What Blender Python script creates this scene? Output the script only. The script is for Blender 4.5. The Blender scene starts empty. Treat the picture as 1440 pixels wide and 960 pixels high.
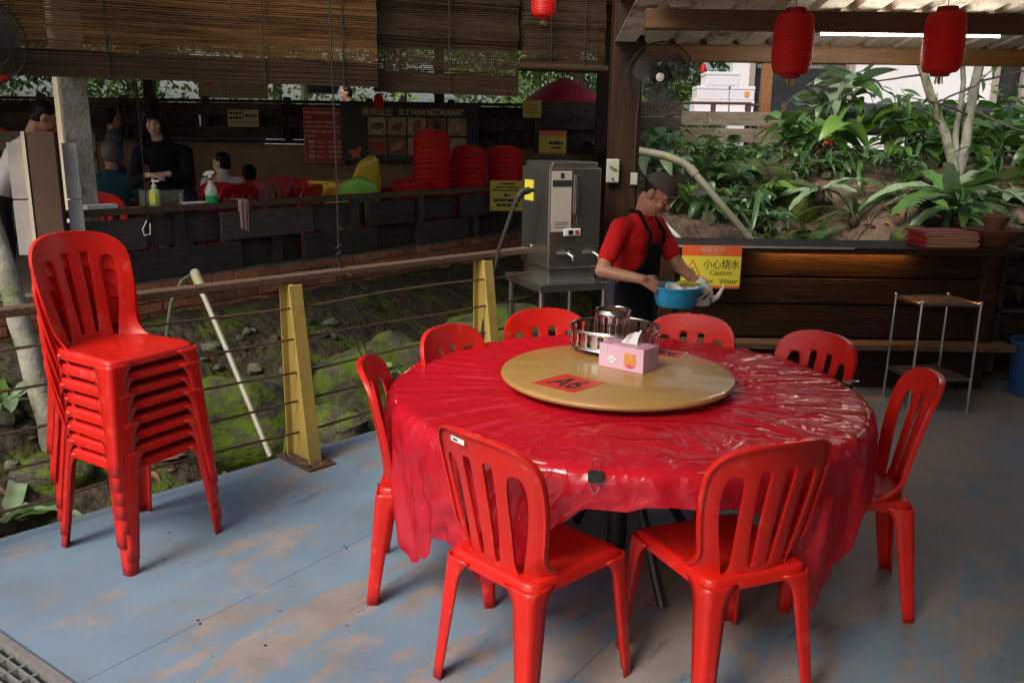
import bpy, bmesh, math, random
from mathutils import Vector, Matrix, Euler, noise
R = math.radians
rnd = random.Random(7)
S = bpy.context.scene
COL = S.collection

# ------------------------------------------------------------------ camera
cam_d = bpy.data.cameras.new('camera')
cam = bpy.data.objects.new('camera', cam_d); COL.objects.link(cam); S.camera = cam
cam_d.sensor_width = 36; cam_d.lens = 29.675; cam_d.clip_start = .05; cam_d.clip_end = 800
_p, _r = R(13.3), R(.83)
fw = Vector((0, math.cos(_p), -math.sin(_p))); rt = Vector((1, 0, 0)); up = rt.cross(fw)
r2 = rt*math.cos(_r) + up*math.sin(_r); u2 = up*math.cos(_r) - rt*math.sin(_r)
cam.matrix_world = Matrix(((r2.x, u2.x, -fw.x, 0), (r2.y, u2.y, -fw.y, 0), (r2.z, u2.z, -fw.z, 1.65), (0, 0, 0, 1)))

# ------------------------------------------------------------------ sky and sun (bright overcast)
SUN_AZ = Vector((-.62, -.78))          # horizontal direction towards the sun
SUN_EL = R(46)
w = bpy.data.worlds.new('World'); S.world = w; w.use_nodes = True
nt = w.node_tree; bg = nt.nodes['Background']
sk = nt.nodes.new('ShaderNodeTexSky'); sk.sky_type = 'NISHITA'; sk.sun_disc = False
sk.sun_elevation = SUN_EL; sk.sun_rotation = math.atan2(SUN_AZ.x, SUN_AZ.y)
sk.air_density = 1.0; sk.dust_density = 5.0; sk.ozone_density = .8
nt.links.new(sk.outputs[0], bg.inputs[0]); bg.inputs[1].default_value = .105
sd = bpy.data.lights.new('sun', 'SUN'); sd.energy = 1.5; sd.angle = R(22); sd.color = (1, .95, .87)
so = bpy.data.objects.new('sun', sd); COL.objects.link(so)
dv = Vector((SUN_AZ.x*math.cos(SUN_EL), SUN_AZ.y*math.cos(SUN_EL), math.sin(SUN_EL)))
so.rotation_euler = dv.to_track_quat('Z', 'Y').to_euler(); so.location = dv*30
S.view_settings.view_transform = 'Standard'; S.view_settings.look = 'None'
S.view_settings.exposure = .84; S.view_settings.gamma = 1
S.view_settings.use_curve_mapping = False
S.cycles.max_bounces = 6; S.cycles.diffuse_bounces = 4; S.cycles.glossy_bounces = 3
S.cycles.transmission_bounces = 5; S.cycles.transparent_max_bounces = 8

# ------------------------------------------------------------------ materials
MATS = {}
def M(name, col, rough=.6, metal=0., col2=None, scale=6., bump=0., bscale=40., rv=0., coat=0., spec=.5,
      detail=4., stretch=None, trans=0., sheen=0., emit=None, estr=0., lo=.35, hi=.65, alpha=1., col3=None, s3=2., t3=(.55, .7), transm=0., dist=0., rotz=0., bdist=.02):
    m = bpy.data.materials.new(name); m.use_nodes = True; MATS[name] = m
    t = m.node_tree; N = t.nodes; L = t.links; b = N['Principled BSDF']
    b.inputs['Base Color'].default_value = (*col, 1); b.inputs['Roughness'].default_value = rough
    b.inputs['Metallic'].default_value = metal; b.inputs['Specular IOR Level'].default_value = spec
    b.inputs['Coat Weight'].default_value = coat; b.inputs['Coat Roughness'].default_value = .08
    b.inputs['Alpha'].default_value = alpha; b.inputs['Transmission Weight'].default_value = transm
    if emit:
        b.inputs['Emission Color'].default_value = (*emit, 1); b.inputs['Emission Strength'].default_value = estr
    tc = N.new('ShaderNodeTexCoord'); src = tc.outputs['Object']
    if rotz:
        mq = N.new('ShaderNodeMapping'); mq.inputs['Rotation'].default_value = (0, 0, rotz); L.new(src, mq.inputs[0]); src = mq.outputs[0]
    if stretch:
        mp = N.new('ShaderNodeMapping'); mp.inputs['Scale'].default_value = stretch; L.new(src, mp.inputs[0]); src = mp.outputs[0]
    if rv:
        oi = N.new('ShaderNodeObjectInfo'); ad = N.new('ShaderNodeVectorMath'); ad.operation = 'ADD'
        mu = N.new('ShaderNodeMath'); mu.operation = 'MULTIPLY'; mu.inputs[1].default_value = 37.
        L.new(oi.outputs['Random'], mu.inputs[0]); L.new(src, ad.inputs[0]); L.new(mu.outputs[0], ad.inputs[1]); src = ad.outputs[0]
    out = None
    if col2:
        nz = N.new('ShaderNodeTexNoise'); nz.inputs['Scale'].default_value = scale; nz.inputs['Detail'].default_value = detail
        nz.inputs['Roughness'].default_value = .62; nz.inputs['Distortion'].default_value = dist
        L.new(src, nz.inputs['Vector'])
        rp = N.new('ShaderNodeValToRGB'); rp.color_ramp.elements[0].position = lo; rp.color_ramp.elements[1].position = hi
        rp.color_ramp.elements[0].color = (*col, 1); rp.color_ramp.elements[1].color = (*col2, 1)
        L.new(nz.outputs['Fac'], rp.inputs[0]); out = rp.outputs[0]
    if col3:
        n3 = N.new('ShaderNodeTexNoise'); n3.inputs['Scale'].default_value = s3; n3.inputs['Detail'].default_value = 7
        n3.inputs['Roughness'].default_value = .65; L.new(src, n3.inputs['Vector'])
        r3 = N.new('ShaderNodeValToRGB'); r3.color_ramp.elements[0].position = t3[0]; r3.color_ramp.elements[1].position = t3[1]
        L.new(n3.outputs['Fac'], r3.inputs[0])
        mx = N.new('ShaderNodeMixRGB'); mx.inputs[1].default_value = (*col, 1); mx.inputs[2].default_value = (*col3, 1)
        if out: L.new(out, mx.inputs[1])
        L.new(r3.outputs[0], mx.inputs[0]); out = mx.outputs[0]
    if rv:
        hs = N.new('ShaderNodeHueSaturation'); mr = N.new('ShaderNodeMapRange')
        mr.inputs['To Min'].default_value = 1 - rv; mr.inputs['To Max'].default_value = 1 + rv
        L.new(oi.outputs['Random'], mr.inputs[0]); L.new(mr.outputs[0], hs.inputs['Value'])
        hs.inputs['Color'].default_value = (*col, 1)
        if out: L.new(out, hs.inputs['Color'])
        out = hs.outputs[0]
    if out: L.new(out, b.inputs['Base Color'])
    if bump:
        nb = N.new('ShaderNodeTexNoise'); nb.inputs['Scale'].default_value = bscale; nb.inputs['Detail'].default_value = 5
        L.new(src, nb.inputs['Vector']); bp = N.new('ShaderNodeBump'); bp.inputs['Strength'].default_value = bump
        bp.inputs['Distance'].default_value = bdist
        L.new(nb.outputs['Fac'], bp.inputs['Height']); L.new(bp.outputs[0], b.inputs['Normal'])
    if trans:
        tr = N.new('ShaderNodeBsdfTranslucent'); ms = N.new('ShaderNodeMixShader'); ms.inputs[0].default_value = trans
        tr.inputs[0].default_value = (*[min(1, c*1.6) for c in col], 1)
        if out: L.new(out, tr.inputs[0])
        L.new(b.outputs[0], ms.inputs[1]); L.new(tr.outputs[0], ms.inputs[2]); L.new(ms.outputs[0], N['Material Output'].inputs[0])
    return m

M('plastic_red', (.56, .012, .007), .30, bump=.06, bscale=70, spec=.4, col2=(.47, .013, .008), scale=5, rv=.07, col3=(.55, .055, .035), s3=16, t3=(.58, .70))
M('plastic_red_far', (.58, .012, .010), .35, rv=.12)
M('plastic_yellow', (.78, .52, .03), .35); M('plastic_green', (.24, .55, .07), .35)
M('yellow_paint', (.40, .285, .065), .55, col2=(.33, .23, .05), scale=5, col3=(.20, .17, .05), s3=7, t3=(.58, .72), bump=.12, bscale=30)
M('rust', (.10, .045, .022), .85, col2=(.055, .03, .018), scale=30, bump=.4, bscale=120)
M('rail_wood', (.085, .05, .032), .6, spec=.12, col2=(.14, .09, .06), scale=5, stretch=(1, 14, 14), bump=.2, bscale=20)
M('plank_dark', (.034, .025, .019), .75, spec=.12, col2=(.085, .066, .052), scale=4, stretch=(1.2, 12, 12), bump=.25, bscale=14, rv=.35)
M('plank_fence', (.048, .038, .031), .7, spec=.25, col2=(.082, .066, .054), scale=4, stretch=(1.2, 12, 12), rotz=R(-55.2), bump=.25, bscale=10, rv=.35)
M('plank_grey', (.10, .082, .062), .85, spec=.12, col2=(.18, .15, .115), scale=4, stretch=(1.2, 10, 10), bump=.3, bscale=14, rv=.25, col3=(.10, .12, .04), s3=3)
M('plank_pale', (.36, .34, .32), .8, col2=(.28, .26, .25), scale=6, bump=.1, col3=(.3, .26, .22), s3=5)
M('post_brown', (.022, .012, .008), .5, spec=.12, col2=(.038, .020, .011), scale=3, stretch=(8, 8, .8), bump=.2, bscale=18)
M('panel_brown', (.09, .055, .036), .7, spec=.12, col2=(.12, .075, .05), scale=4)
M('beam_brown', (.17, .075, .022), .5, col2=(.23, .105, .032), scale=3, stretch=(.8, 8, 8), bump=.15, bscale=14)
M('beam_shaded', (.085, .042, .017), .5, col2=(.12, .06, .024), scale=3, stretch=(.8, 8, 8), bump=.15, bscale=14)  # copy of the beam colour, darkened to stand in for shade
M('counter_wood', (.017, .009, .005), .5, spec=.12, col2=(.040, .019, .010), scale=3, stretch=(.7, 9, 9), bump=.35, bscale=9, rv=.25, dist=1.2)
M('counter_sheen', (.35, .30, .24), .35, col2=(.28, .23, .18), scale=4)
M('brick', (.27, .10, .05), .9, spec=.12, col2=(.38, .165, .085), scale=18, bump=.5, bscale=60, rv=.3, col3=(.07, .075, .03), s3=7, t3=(.58, .72))
M('mortar', (.16, .14, .11), .95, spec=.12, col2=(.07, .075, .035), scale=9, bump=.5, bscale=40)
M('column_concrete', (.22, .21, .18), .9, col2=(.33, .31, .27), scale=9, bump=.35, bscale=40, col3=(.13, .13, .045), s3=5, t3=(.48, .62))
M('cream_paint', (.68, .58, .42), .7, col2=(.58, .49, .34), scale=8)
M('steel', (.60, .60, .53), .22, .95, col2=(.50, .50, .44), scale=4, stretch=(1, 1, 14), bump=.02, bscale=60)
M('steel_dark', (.35, .33, .29), .3, .9, col2=(.25, .235, .2), scale=4)
M('chrome', (.72, .72, .72), .16, 1.)
M('galvanized', (.50, .50, .48), .45, .75, col2=(.38, .38, .36), scale=20)
M('black_rubber', (.012, .012, .012), .5); M('black_plastic', (.014, .014, .014), .4)
M('white_plastic', (.74, .74, .70), .4, col2=(.66, .66, .6), scale=8)
M('pvc', (.27, .255, .195), .5, col2=(.21, .20, .14), scale=9, col3=(.22, .25, .07), s3=5, t3=(.5, .66))
M('white_paper', (.78, .76, .72), .8); M('cream_paper', (.52, .42, .26), .85, col2=(.47, .37, .22), scale=8)
M('ink_black', (.015, .013, .012), .7); M('ink_grey', (.13, .11, .09), .7); M('ink_white', (.75, .74, .7), .7)
M('ink_pale', (.52, .36, .26), .8); M('ink_gold', (.60, .40, .20), .7)
M('sign_yellow', (.64, .55, .045), .55); M('sign_yellow_old', (.50, .38, .03), .6, col2=(.43, .32, .03), scale=9)
M('sign_orange', (.62, .10, .025), .55); M('sign_red', (.36, .022, .022), .6); M('banner_black', (.012, .011, .016), .55)
M('pink_card', (.66, .40, .50), .55); M('pink_dark', (.52, .24, .32), .55); M('orange_print', (.62, .26, .04), .6); M('rose_print', (.62, .08, .16), .6)
M('tissue', (.86, .86, .86), .9, trans=.3)
M('turntable_wood', (.40, .235, .07), .3, col2=(.33, .19, .052), scale=3, stretch=(1, 5, 1), coat=.3, bump=.02, bscale=30)
M('sticker_red', (.52, .035, .02), .35)
M('skin', (.40, .20, .115), .5, col2=(.31, .14, .08), scale=14, bump=.03, bscale=90, bdist=.004); M('skin_pale', (.55, .36, .27), .5)
M('hair', (.010, .008, .007), .45, spec=.12); M('hair_grey', (.10, .10, .098), .6)
M('shirt_red', (.50, .014, .014), .85, spec=.12, bump=.6, bscale=8, bdist=.04); M('apron_black', (.007, .007, .008), .9, spec=.12, bump=.5, bscale=8)
M('cloth_black', (.007, .007, .009), .9, spec=.12, bump=.4, bscale=8); M('cap_brown', (.085, .07, .055), .9, spec=.12, bump=.2, bscale=200)
M('shirt_teal', (.022, .07, .085), .9, spec=.12, bump=.3, bscale=9); M('shirt_white', (.55, .50, .50), .9, bump=.3, bscale=9)
M('shirt_blue', (.08, .10, .17), .9); M('shirt_orange', (.50, .09, .02), .9); M('trousers', (.03, .03, .04), .9, spec=.12)
M('eye_white', (.6, .57, .53), .3); M('lips', (.36, .12, .09), .5)
M('basin_blue', (.025, .30, .55), .3); M('porcelain', (.70, .68, .60), .2, coat=.4); M('leaf_print', (.02, .07, .02), .5); M('flower_print', (.5, .1, .12), .5)
M('soap_green', (.35, .55, .18), .25); M('spray_clear', (.55, .68, .62), .2, alpha=.75); M('liquid_green', (.015, .40, .09), .2)
M('towel_pink', (.45, .27, .24), .95, bump=.5, bscale=60)
M('lantern_red', (.62, .012, .008), .5, trans=.3); M('gold', (.45, .27, .06), .5, .3)
M('bamboo', (.040, .020, .007), .6, spec=.12, col2=(.15, .072, .022), scale=2.2, stretch=(1, 1, 40), detail=6, trans=.12)
M('bamboo_dark', (.026, .015, .008), .7, spec=.12, col2=(.050, .028, .013), scale=2.2, stretch=(1, 1, 40), detail=6, trans=.06)
M('rope', (.014, .012, .010), .9); M('switch_grey', (.33, .34, .27), .5)
M('roof_sheet', (.80, .73, .62), .7, col2=(.64, .56, .44), scale=4, col3=(.24, .16, .085), s3=4.5, t3=(.50, .64), bump=.1)
M('roof_dark', (.16, .12, .09), .8, spec=.12); M('floor_dark', (.22, .18, .145), .7, spec=.12, col2=(.16, .13, .105), scale=3)
M('wall_brown', (.30, .19, .115), .85, spec=.12, col2=(.22, .14, .085), scale=2.5, bump=.2)
M('wall_white', (.66, .66, .67), .7, col2=(.58, .58, .59), scale=1.4); M('door_dark', (.02, .02, .022), .4); M('frame_taupe', (.28, .24, .20), .6)
M('terracotta', (.20, .072, .035), .7, col2=(.13, .05, .026), scale=9, bump=.2)
M('clay_box', (.72, .70, .70), .8)
M('car_white', (.75, .76, .78), .25, coat=.6); M('glass_dark', (.015, .02, .022), .08); M('tyre', (.02, .02, .02), .8)
M('soil', (.080, .054, .038), .95, spec=.12, col2=(.17, .12, .085), scale=9, bump=1., bscale=16, bdist=.07, col3=(.045, .05, .018), s3=1.6, t3=(.52, .64))
M('moss_ground', (.030, .025, .018), .92, spec=.12, col2=(.070, .052, .036), scale=8, bump=1., bscale=14, bdist=.06, col3=(.060, .088, .012), s3=3.4, t3=(.49, .60))
M('rock', (.034, .030, .024), .9, spec=.12, col2=(.075, .064, .050), scale=6, bump=1., bscale=7, rv=.2, col3=(.070, .108, .012), s3=2.4, t3=(.44, .56))
M('stone', (.085, .075, .060), .9, spec=.12, col2=(.14, .125, .10), scale=2, rv=.3, bump=.5, bscale=6, col3=(.06, .085, .015), s3=1.3, t3=(.5, .62))
M('ground', (.07, .075, .03), .95, col2=(.10, .08, .05), scale=.4)
M('bark_pale', (.19, .18, .14), .9, col2=(.31, .30, .245), scale=8, bump=.4, bscale=30, col3=(.11, .125, .05), s3=5, t3=(.5, .62))
M('bark_dark', (.06, .045, .03), .9, col2=(.09, .07, .05), scale=9)
M('stem_green', (.07, .10, .03), .7); M('stem_brown', (.12, .085, .05), .8)
M('leaf_dark', (.04, .095, .024), .33, col2=(.055, .12, .03), scale=7, rv=.3, trans=.22, spec=.6)
M('leaf_mid', (.07, .16, .03), .34, col2=(.09, .19, .04), scale=7, rv=.35, trans=.28, spec=.6)
M('leaf_bright', (.13, .27, .035), .36, col2=(.17, .31, .05), scale=7, rv=.3, trans=.35)
M('leaf_pale', (.24, .31, .19), .36, col2=(.15, .24, .11), scale=6, rv=.25, trans=.25)
M('leaf_dry', (.22, .12, .05), .85, col2=(.15, .08, .035), scale=6, rv=.35)
M('petal', (.55, .11, .04), .6, trans=.3); M('petal_pink', (.5, .2, .17), .6, trans=.3)
M('foliage_far', (.12, .24, .045), .5, col2=(.22, .34, .10), scale=.7, trans=.35)
M('tube_lamp', (.9, .9, .9), .4, emit=(1, .93, .80), estr=32.); M('led_strip', (.9, .6, .3), .4, emit=(1, .45, .10), estr=48.)
M('umbrella_red', (.42, .016, .03), .7, trans=.25); M('bin_blue', (.015, .06, .16), .4)
M('polyfoam', (.62, .60, .63), .8); M('tyre_hub', (.5, .5, .5), .35, .6)
M('photo_tan', (.42, .27, .12), .5, col2=(.20, .10, .04), scale=5); M('photo_red', (.36, .07, .025), .5, col2=(.14, .05, .02), scale=5)
M('photo_cream', (.50, .38, .22), .5, col2=(.22, .13, .06), scale=6); M('photo_dark', (.06, .04, .025), .5, col2=(.22, .09, .03), scale=6)
M('notice_grey', (.40, .36, .30), .8); M('plywood', (.46, .36, .25), .6); M('cloth_tub', (.03, .10, .12), .6); M('fan_blade', (.07, .065, .055), .3, alpha=.8)

def deck_material():
    m = bpy.data.materials.new('deck_paint'); m.use_nodes = True; MATS['deck_paint'] = m
    t = m.node_tree; N = t.nodes; L = t.links; b = N['Principled BSDF']
    g = N.new('ShaderNodeNewGeometry')                    # world position: wear runs across the sheets
    def nz(scale, det, st=None, rough=.6):
        n = N.new('ShaderNodeTexNoise'); n.inputs['Scale'].default_value = scale; n.inputs['Detail'].default_value = det
        n.inputs['Roughness'].default_value = rough
        if st:
            mp = N.new('ShaderNodeMapping'); mp.vector_type = 'TEXTURE'; mp.inputs['Rotation'].default_value = (0, 0, R(55.2)); mp.inputs['Scale'].default_value = st
            L.new(g.outputs['Position'], mp.inputs[0]); L.new(mp.outputs[0], n.inputs['Vector'])
        else: L.new(g.outputs['Position'], n.inputs['Vector'])
        return n.outputs['Fac']
    def ramp(src, a, c0, b_, c1):
        r = N.new('ShaderNodeValToRGB'); e = r.color_ramp.elements
        e[0].position = a; e[1].position = b_; e[0].color = (*c0, 1); e[1].color = (*c1, 1); L.new(src, r.inputs[0]); return r.outputs[0]
    def math_(op, a, b_):
        n = N.new('ShaderNodeMath'); n.operation = op
        for i, x in enumerate((a, b_)):
            if isinstance(x, (int, float)): n.inputs[i].default_value = x
            else: L.new(x, n.inputs[i])
        return n.outputs[0]
    def mix(f, a, c):
        n = N.new('ShaderNodeMixRGB'); L.new(f, n.inputs[0])
        for i, x in ((1, a), (2, c)):
            if isinstance(x, tuple): n.inputs[i].default_value = (*x, 1)
            else: L.new(x, n.inputs[i])
        return n.outputs[0]
    blue = ramp(nz(1.3, 5), .35, (.122, .188, .252), .65, (.158, .232, .305))
    sx = N.new('ShaderNodeSeparateXYZ'); L.new(g.outputs['Position'], sx.inputs[0])
    mr = N.new('ShaderNodeMapRange'); mr.inputs['From Min'].default_value = -1.6; mr.inputs['From Max'].default_value = 1.6
    mr.inputs['To Min'].default_value = -.055; mr.inputs['To Max'].default_value = .018; L.new(sx.outputs[0], mr.inputs[0])
    wear = math_('ADD', math_('ADD', math_('MULTIPLY', nz(1.5, 8, (1.8, 1, 1), .66), .58), math_('ADD', math_('MULTIPLY', nz(10, 8, (3.2, 1, 1), .7), .28), math_('MULTIPLY', nz(70, 4, (1.5, 1, 1), .7), .14))), mr.outputs[0])
    wmask = ramp(wear, .480, (0, 0, 0), .520, (.85, .85, .85))
    bare = ramp(nz(6, 6), .35, (.22, .175, .145), .65, (.29, .235, .20))
    c = mix(wmask, blue, bare)
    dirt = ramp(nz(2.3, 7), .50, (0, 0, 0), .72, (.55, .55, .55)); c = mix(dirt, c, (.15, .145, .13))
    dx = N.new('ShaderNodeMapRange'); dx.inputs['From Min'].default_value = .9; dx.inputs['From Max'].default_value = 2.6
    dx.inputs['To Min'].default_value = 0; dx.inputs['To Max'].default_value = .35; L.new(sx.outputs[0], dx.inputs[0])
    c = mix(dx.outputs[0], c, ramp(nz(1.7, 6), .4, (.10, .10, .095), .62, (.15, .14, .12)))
    sc = ramp(nz(7, 5, (6, 1, 1), .7), .60, (0, 0, 0), .67, (.45, .45, .45)); c = mix(sc, c, (.055, .05, .05))
    sp = ramp(nz(24, 2), .70, (0, 0, 0), .73, (.75, .75, .75)); c = mix(sp, c, (.05, .045, .04))
    L.new(c, b.inputs['Base Color'])
    rr = N.new('ShaderNodeMapRange'); rr.inputs['To Min'].default_value = .38; rr.inputs['To Max'].default_value = .75
    L.new(nz(3, 6), rr.inputs[0]); L.new(rr.outputs[0], b.inputs['Roughness'])
    bp = N.new('ShaderNodeBump'); bp.inputs['Strength'].default_value = .18; bp.inputs['Distance'].default_value = .01
    L.new(nz(60, 5, (2.5, 1, 1)), bp.inputs['Height']); L.new(bp.outputs[0], b.inputs['Normal'])
deck_material()

def cloth_material():
    m = bpy.data.materials.new('table_plastic'); m.use_nodes = True; MATS['table_plastic'] = m
    t = m.node_tree; N = t.nodes; L = t.links; b = N['Principled BSDF']
    tc = N.new('ShaderNodeTexCoord')
    b.inputs['Base Color'].default_value = (.74, .016, .036, 1); b.inputs['Roughness'].default_value = .19
    b.inputs['Specular IOR Level'].default_value = 1.
    def nz(scale, det, st=None, dist=0.):
        n = N.new('ShaderNodeTexNoise'); n.inputs['Scale'].default_value = scale; n.inputs['Detail'].default_value = det; n.inputs['Distortion'].default_value = dist
        src = tc.outputs['Object']
        if st:
            mp = N.new('ShaderNodeMapping'); mp.inputs['Scale'].default_value = st; mp.inputs['Rotation'].default_value = (0, 0, R(18)); L.new(src, mp.inputs[0]); src = mp.outputs[0]
        L.new(src, n.inputs['Vector']); return n.outputs['Fac']
    def ridge(src):
        a = N.new('ShaderNodeMath'); a.operation = 'SUBTRACT'; a.inputs[1].default_value = .5; L.new(src, a.inputs[0])
        c = N.new('ShaderNodeMath'); c.operation = 'ABSOLUTE'; L.new(a.outputs[0], c.inputs[0])
        d = N.new('ShaderNodeMath'); d.operation = 'POWER'; d.inputs[1].default_value = .6; L.new(c.outputs[0], d.inputs[0]); return d.outputs[0]
    def mul(a_, b_, op='MULTIPLY'):
        n = N.new('ShaderNodeMath'); n.operation = op
        for i, q in enumerate((a_, b_)):
            if isinstance(q, (int, float)): n.inputs[i].default_value = q
            else: L.new(q, n.inputs[i])
        return n.outputs[0]
    # crumpled film: facets with sharp folds, calmer towards the railing side
    dn = N.new('ShaderNodeTexNoise'); dn.inputs['Scale'].default_value = 3.; dn.inputs['Detail'].default_value = 2; L.new(tc.outputs['Object'], dn.inputs['Vector'])
    dm = N.new('ShaderNodeMixRGB'); dm.blend_type = 'ADD'; dm.inputs[0].default_value = .42; L.new(tc.outputs['Object'], dm.inputs[1]); L.new(dn.outputs['Color'], dm.inputs[2])
    def vor(scale, st):
        mp = N.new('ShaderNodeMapping'); mp.inputs['Scale'].default_value = st; mp.inputs['Rotation'].default_value = (0, 0, R(24)); L.new(dm.outputs[0], mp.inputs[0])
        v = N.new('ShaderNodeTexVoronoi'); v.inputs['Scale'].default_value = scale; v.feature = 'F1'; L.new(mp.outputs[0], v.inputs['Vector']); return v.outputs['Distance']
    sx = N.new('ShaderNodeSeparateXYZ'); L.new(tc.outputs['Object'], sx.inputs[0])
    side = N.new('ShaderNodeMapRange'); side.inputs['From Min'].default_value = -.75; side.inputs['From Max'].default_value = .45; side.inputs['To Min'].default_value = .28; side.inputs['To Max'].default_value = 1.
    L.new(mul(sx.outputs[0], mul(sx.outputs[1], -.5), 'ADD'), side.inputs[0])
    cr1 = mul(ridge(nz(2.6, .6, (1, 2.4, 1), .8)), -1.0); cr2 = mul(ridge(nz(6.5, .8, (1.3, 1, 1), 1.1)), -.42)
    hgt = mul(mul(mul(cr1, cr2, 'ADD'), mul(vor(10, (1, 1.5, 1)), .16), 'ADD'), side.outputs[0])
    b2 = N.new('ShaderNodeBump'); b2.inputs['Strength'].default_value = .75; b2.inputs['Distance'].default_value = .022
    L.new(hgt, b2.inputs['Height'])
    L.new(b2.outputs[0], b.inputs['Normal'])
    tr = N.new('ShaderNodeBsdfTranslucent'); tr.inputs[0].default_value = (.75, .012, .05, 1)
    ms = N.new('ShaderNodeMixShader'); ms.inputs[0].default_value = .35
    L.new(b2.outputs[0], tr.inputs['Normal'])
    L.new(b.outputs[0], ms.inputs[1]); L.new(tr.outputs[0], ms.inputs[2])
    tp = N.new('ShaderNodeBsdfTransparent'); tp.inputs[0].default_value = (.9, .10, .16, 1)
    m2 = N.new('ShaderNodeMixShader'); m2.inputs[0].default_value = .22
    L.new(ms.outputs[0], m2.inputs[1]); L.new(tp.outputs[0], m2.inputs[2]); L.new(m2.outputs[0], N['Material Output'].inputs[0])
cloth_material()

# ------------------------------------------------------------------ mesh helpers
def V(*a): return Vector(a)
def frame(d):
    d = Vector(d).normalized(); a = Vector((0, 0, 1)) if abs(d.z) < .95 else Vector((1, 0, 0))
    x = a.cross(d).normalized(); return x, d.cross(x), d
class MB:
    def __init__(s): s.v = []; s.f = []
    def add(s, vs, fs):
        o = len(s.v); s.v += [tuple(p) for p in vs]; s.f += [tuple(i + o for i in f) for f in fs]; return s
    def box(s, c, sz, rot=None):
        c = Vector(c); P = []
        for z in (-.5, .5):
            for x, y in ((-.5, -.5), (.5, -.5), (.5, .5), (-.5, .5)):
                p = Vector((x*sz[0], y*sz[1], z*sz[2]))
                if rot is not None: p = rot @ p
                P.append(c + p)
        return s.add(P, [(3, 2, 1, 0), (4, 5, 6, 7), (0, 1, 5, 4), (1, 2, 6, 5), (2, 3, 7, 6), (3, 0, 4, 7)])
    def bar(s, p0, p1, wd, ht, upv=(0, 0, 1)):
        p0 = Vector(p0); p1 = Vector(p1); d = (p1 - p0); x = d.normalized(); u = Vector(upv); y = u.cross(x).normalized(); z = x.cross(y)
        return s.box((p0 + p1)/2, (d.length, wd, ht), Matrix((x, y, z)).transposed())
    def tube(s, pts, r, n=10, cap=True, closed=False):
        pts = [Vector(p) for p in pts]; k = len(pts)
        rr = r if isinstance(r, (list, tuple)) else [r]*k
        P = []; x = None
        for i, p in enumerate(pts):
            if closed: d = pts[(i + 1) % k] - pts[i - 1]
            else: d = pts[min(i + 1, k - 1)] - pts[max(i - 1, 0)]
            d.normalize()
            if x is None: x = frame(d)[0]
            else:
                x = x - d*x.dot(d)
                x = x.normalized() if x.length > 1e-5 else frame(d)[0]
            y = d.cross(x)
            for j in range(n):
                a = 2*math.pi*j/n; P.append(p + (x*math.cos(a) + y*math.sin(a))*rr[i])
        F = []
        for i in range(k if closed else k - 1):
            i2 = (i + 1) % k
            for j in range(n):
                j2 = (j + 1) % n; F.append((i*n + j, i*n + j2, i2*n + j2, i2*n + j))
        if cap and not closed: F.append(tuple(range(n - 1, -1, -1))); F.append(tuple((k - 1)*n + j for j in range(n)))
        return s.add(P, F)
    def lathe(s, prof, n=32, c=(0, 0, 0), mat=None, fn=None):
        P = []; c = Vector(c)
        for r, z in prof:
            for j in range(n):
                a = 2*math.pi*j/n; q = fn(r, z, a) if fn else r
                p = Vector((q*math.cos(a), q*math.sin(a), z))
                if mat is not None: p = mat @ p
                P.append(p + c)
        F = []
        for i in range(len(prof) - 1):
            for j in range(n):
                j2 = (j + 1) % n; F.append((i*n + j, i*n + j2, (i + 1)*n + j2, (i + 1)*n + j))
        if prof[0][0] > 1e-6: F.append(tuple(range(n - 1, -1, -1)))
        if prof[-1][0] > 1e-6: F.append(tuple((len(prof) - 1)*n + j for j in range(n)))
        return s.add(P, F)
    def ell(s, c, r, rot=None, n=14, m=9):
        c = Vector(c); P = []; F = []
        if isinstance(r, (int, float)): r = (r, r, r)
        for i in range(m + 1):
            t = math.pi*i/m
            for j in range(n):
                a = 2*math.pi*j/n
                p = Vector((r[0]*math.sin(t)*math.cos(a), r[1]*math.sin(t)*math.sin(a), -r[2]*math.cos(t)))
                if rot is not None: p = rot @ p
                P.append(c + p)
        for i in range(m):
            for j in range(n):
                j2 = (j + 1) % n; F.append((i*n + j, i*n + j2, (i + 1)*n + j2, (i + 1)*n + j))
        return s.add(P, F)
    def cap(s, p0, r0, p1, r1, n=12):
        p0 = Vector(p0); p1 = Vector(p1); d = p1 - p0
        if d.length < 1e-6: return s.ell(p0, r0)
        x, y, z = frame(d); P = []; rings = []
        for k in range(4): t = -math.pi/2 + (k + .15)*math.pi/2/4; rings.append((p0, r0, t))
        rings.append((p0, r0, 0)); rings.append((p1, r1, 0))
        for k in range(4): t = (k + .85)*math.pi/2/4; rings.append((p1, r1, t))
        for c, r, t in rings:
            for j in range(n):
                a = 2*math.pi*j/n; P.append(c + (x*math.cos(a) + y*math.sin(a))*r*math.cos(t) + z*r*math.sin(t))
        F = [(i*n + j, i*n + (j + 1) % n, (i + 1)*n + (j + 1) % n, (i + 1)*n + j) for i in range(len(rings) - 1) for j in range(n)]
        F.append(tuple(range(n - 1, -1, -1))); F.append(tuple((len(rings) - 1)*n + j for j in range(n)))
        return s.add(P, F)
    def grid(s, fn, nu, nv, wrap=False):
        P = [fn(i, j) for j in range(nv) for i in range(nu)]
        F = []
        for j in range(nv - 1):
            for i in range(nu if wrap else nu - 1):
                i2 = (i + 1) % nu; F.append((j*nu + i, j*nu + i2, (j + 1)*nu + i2, (j + 1)*nu + i))
        return s.add(P, F)
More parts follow.
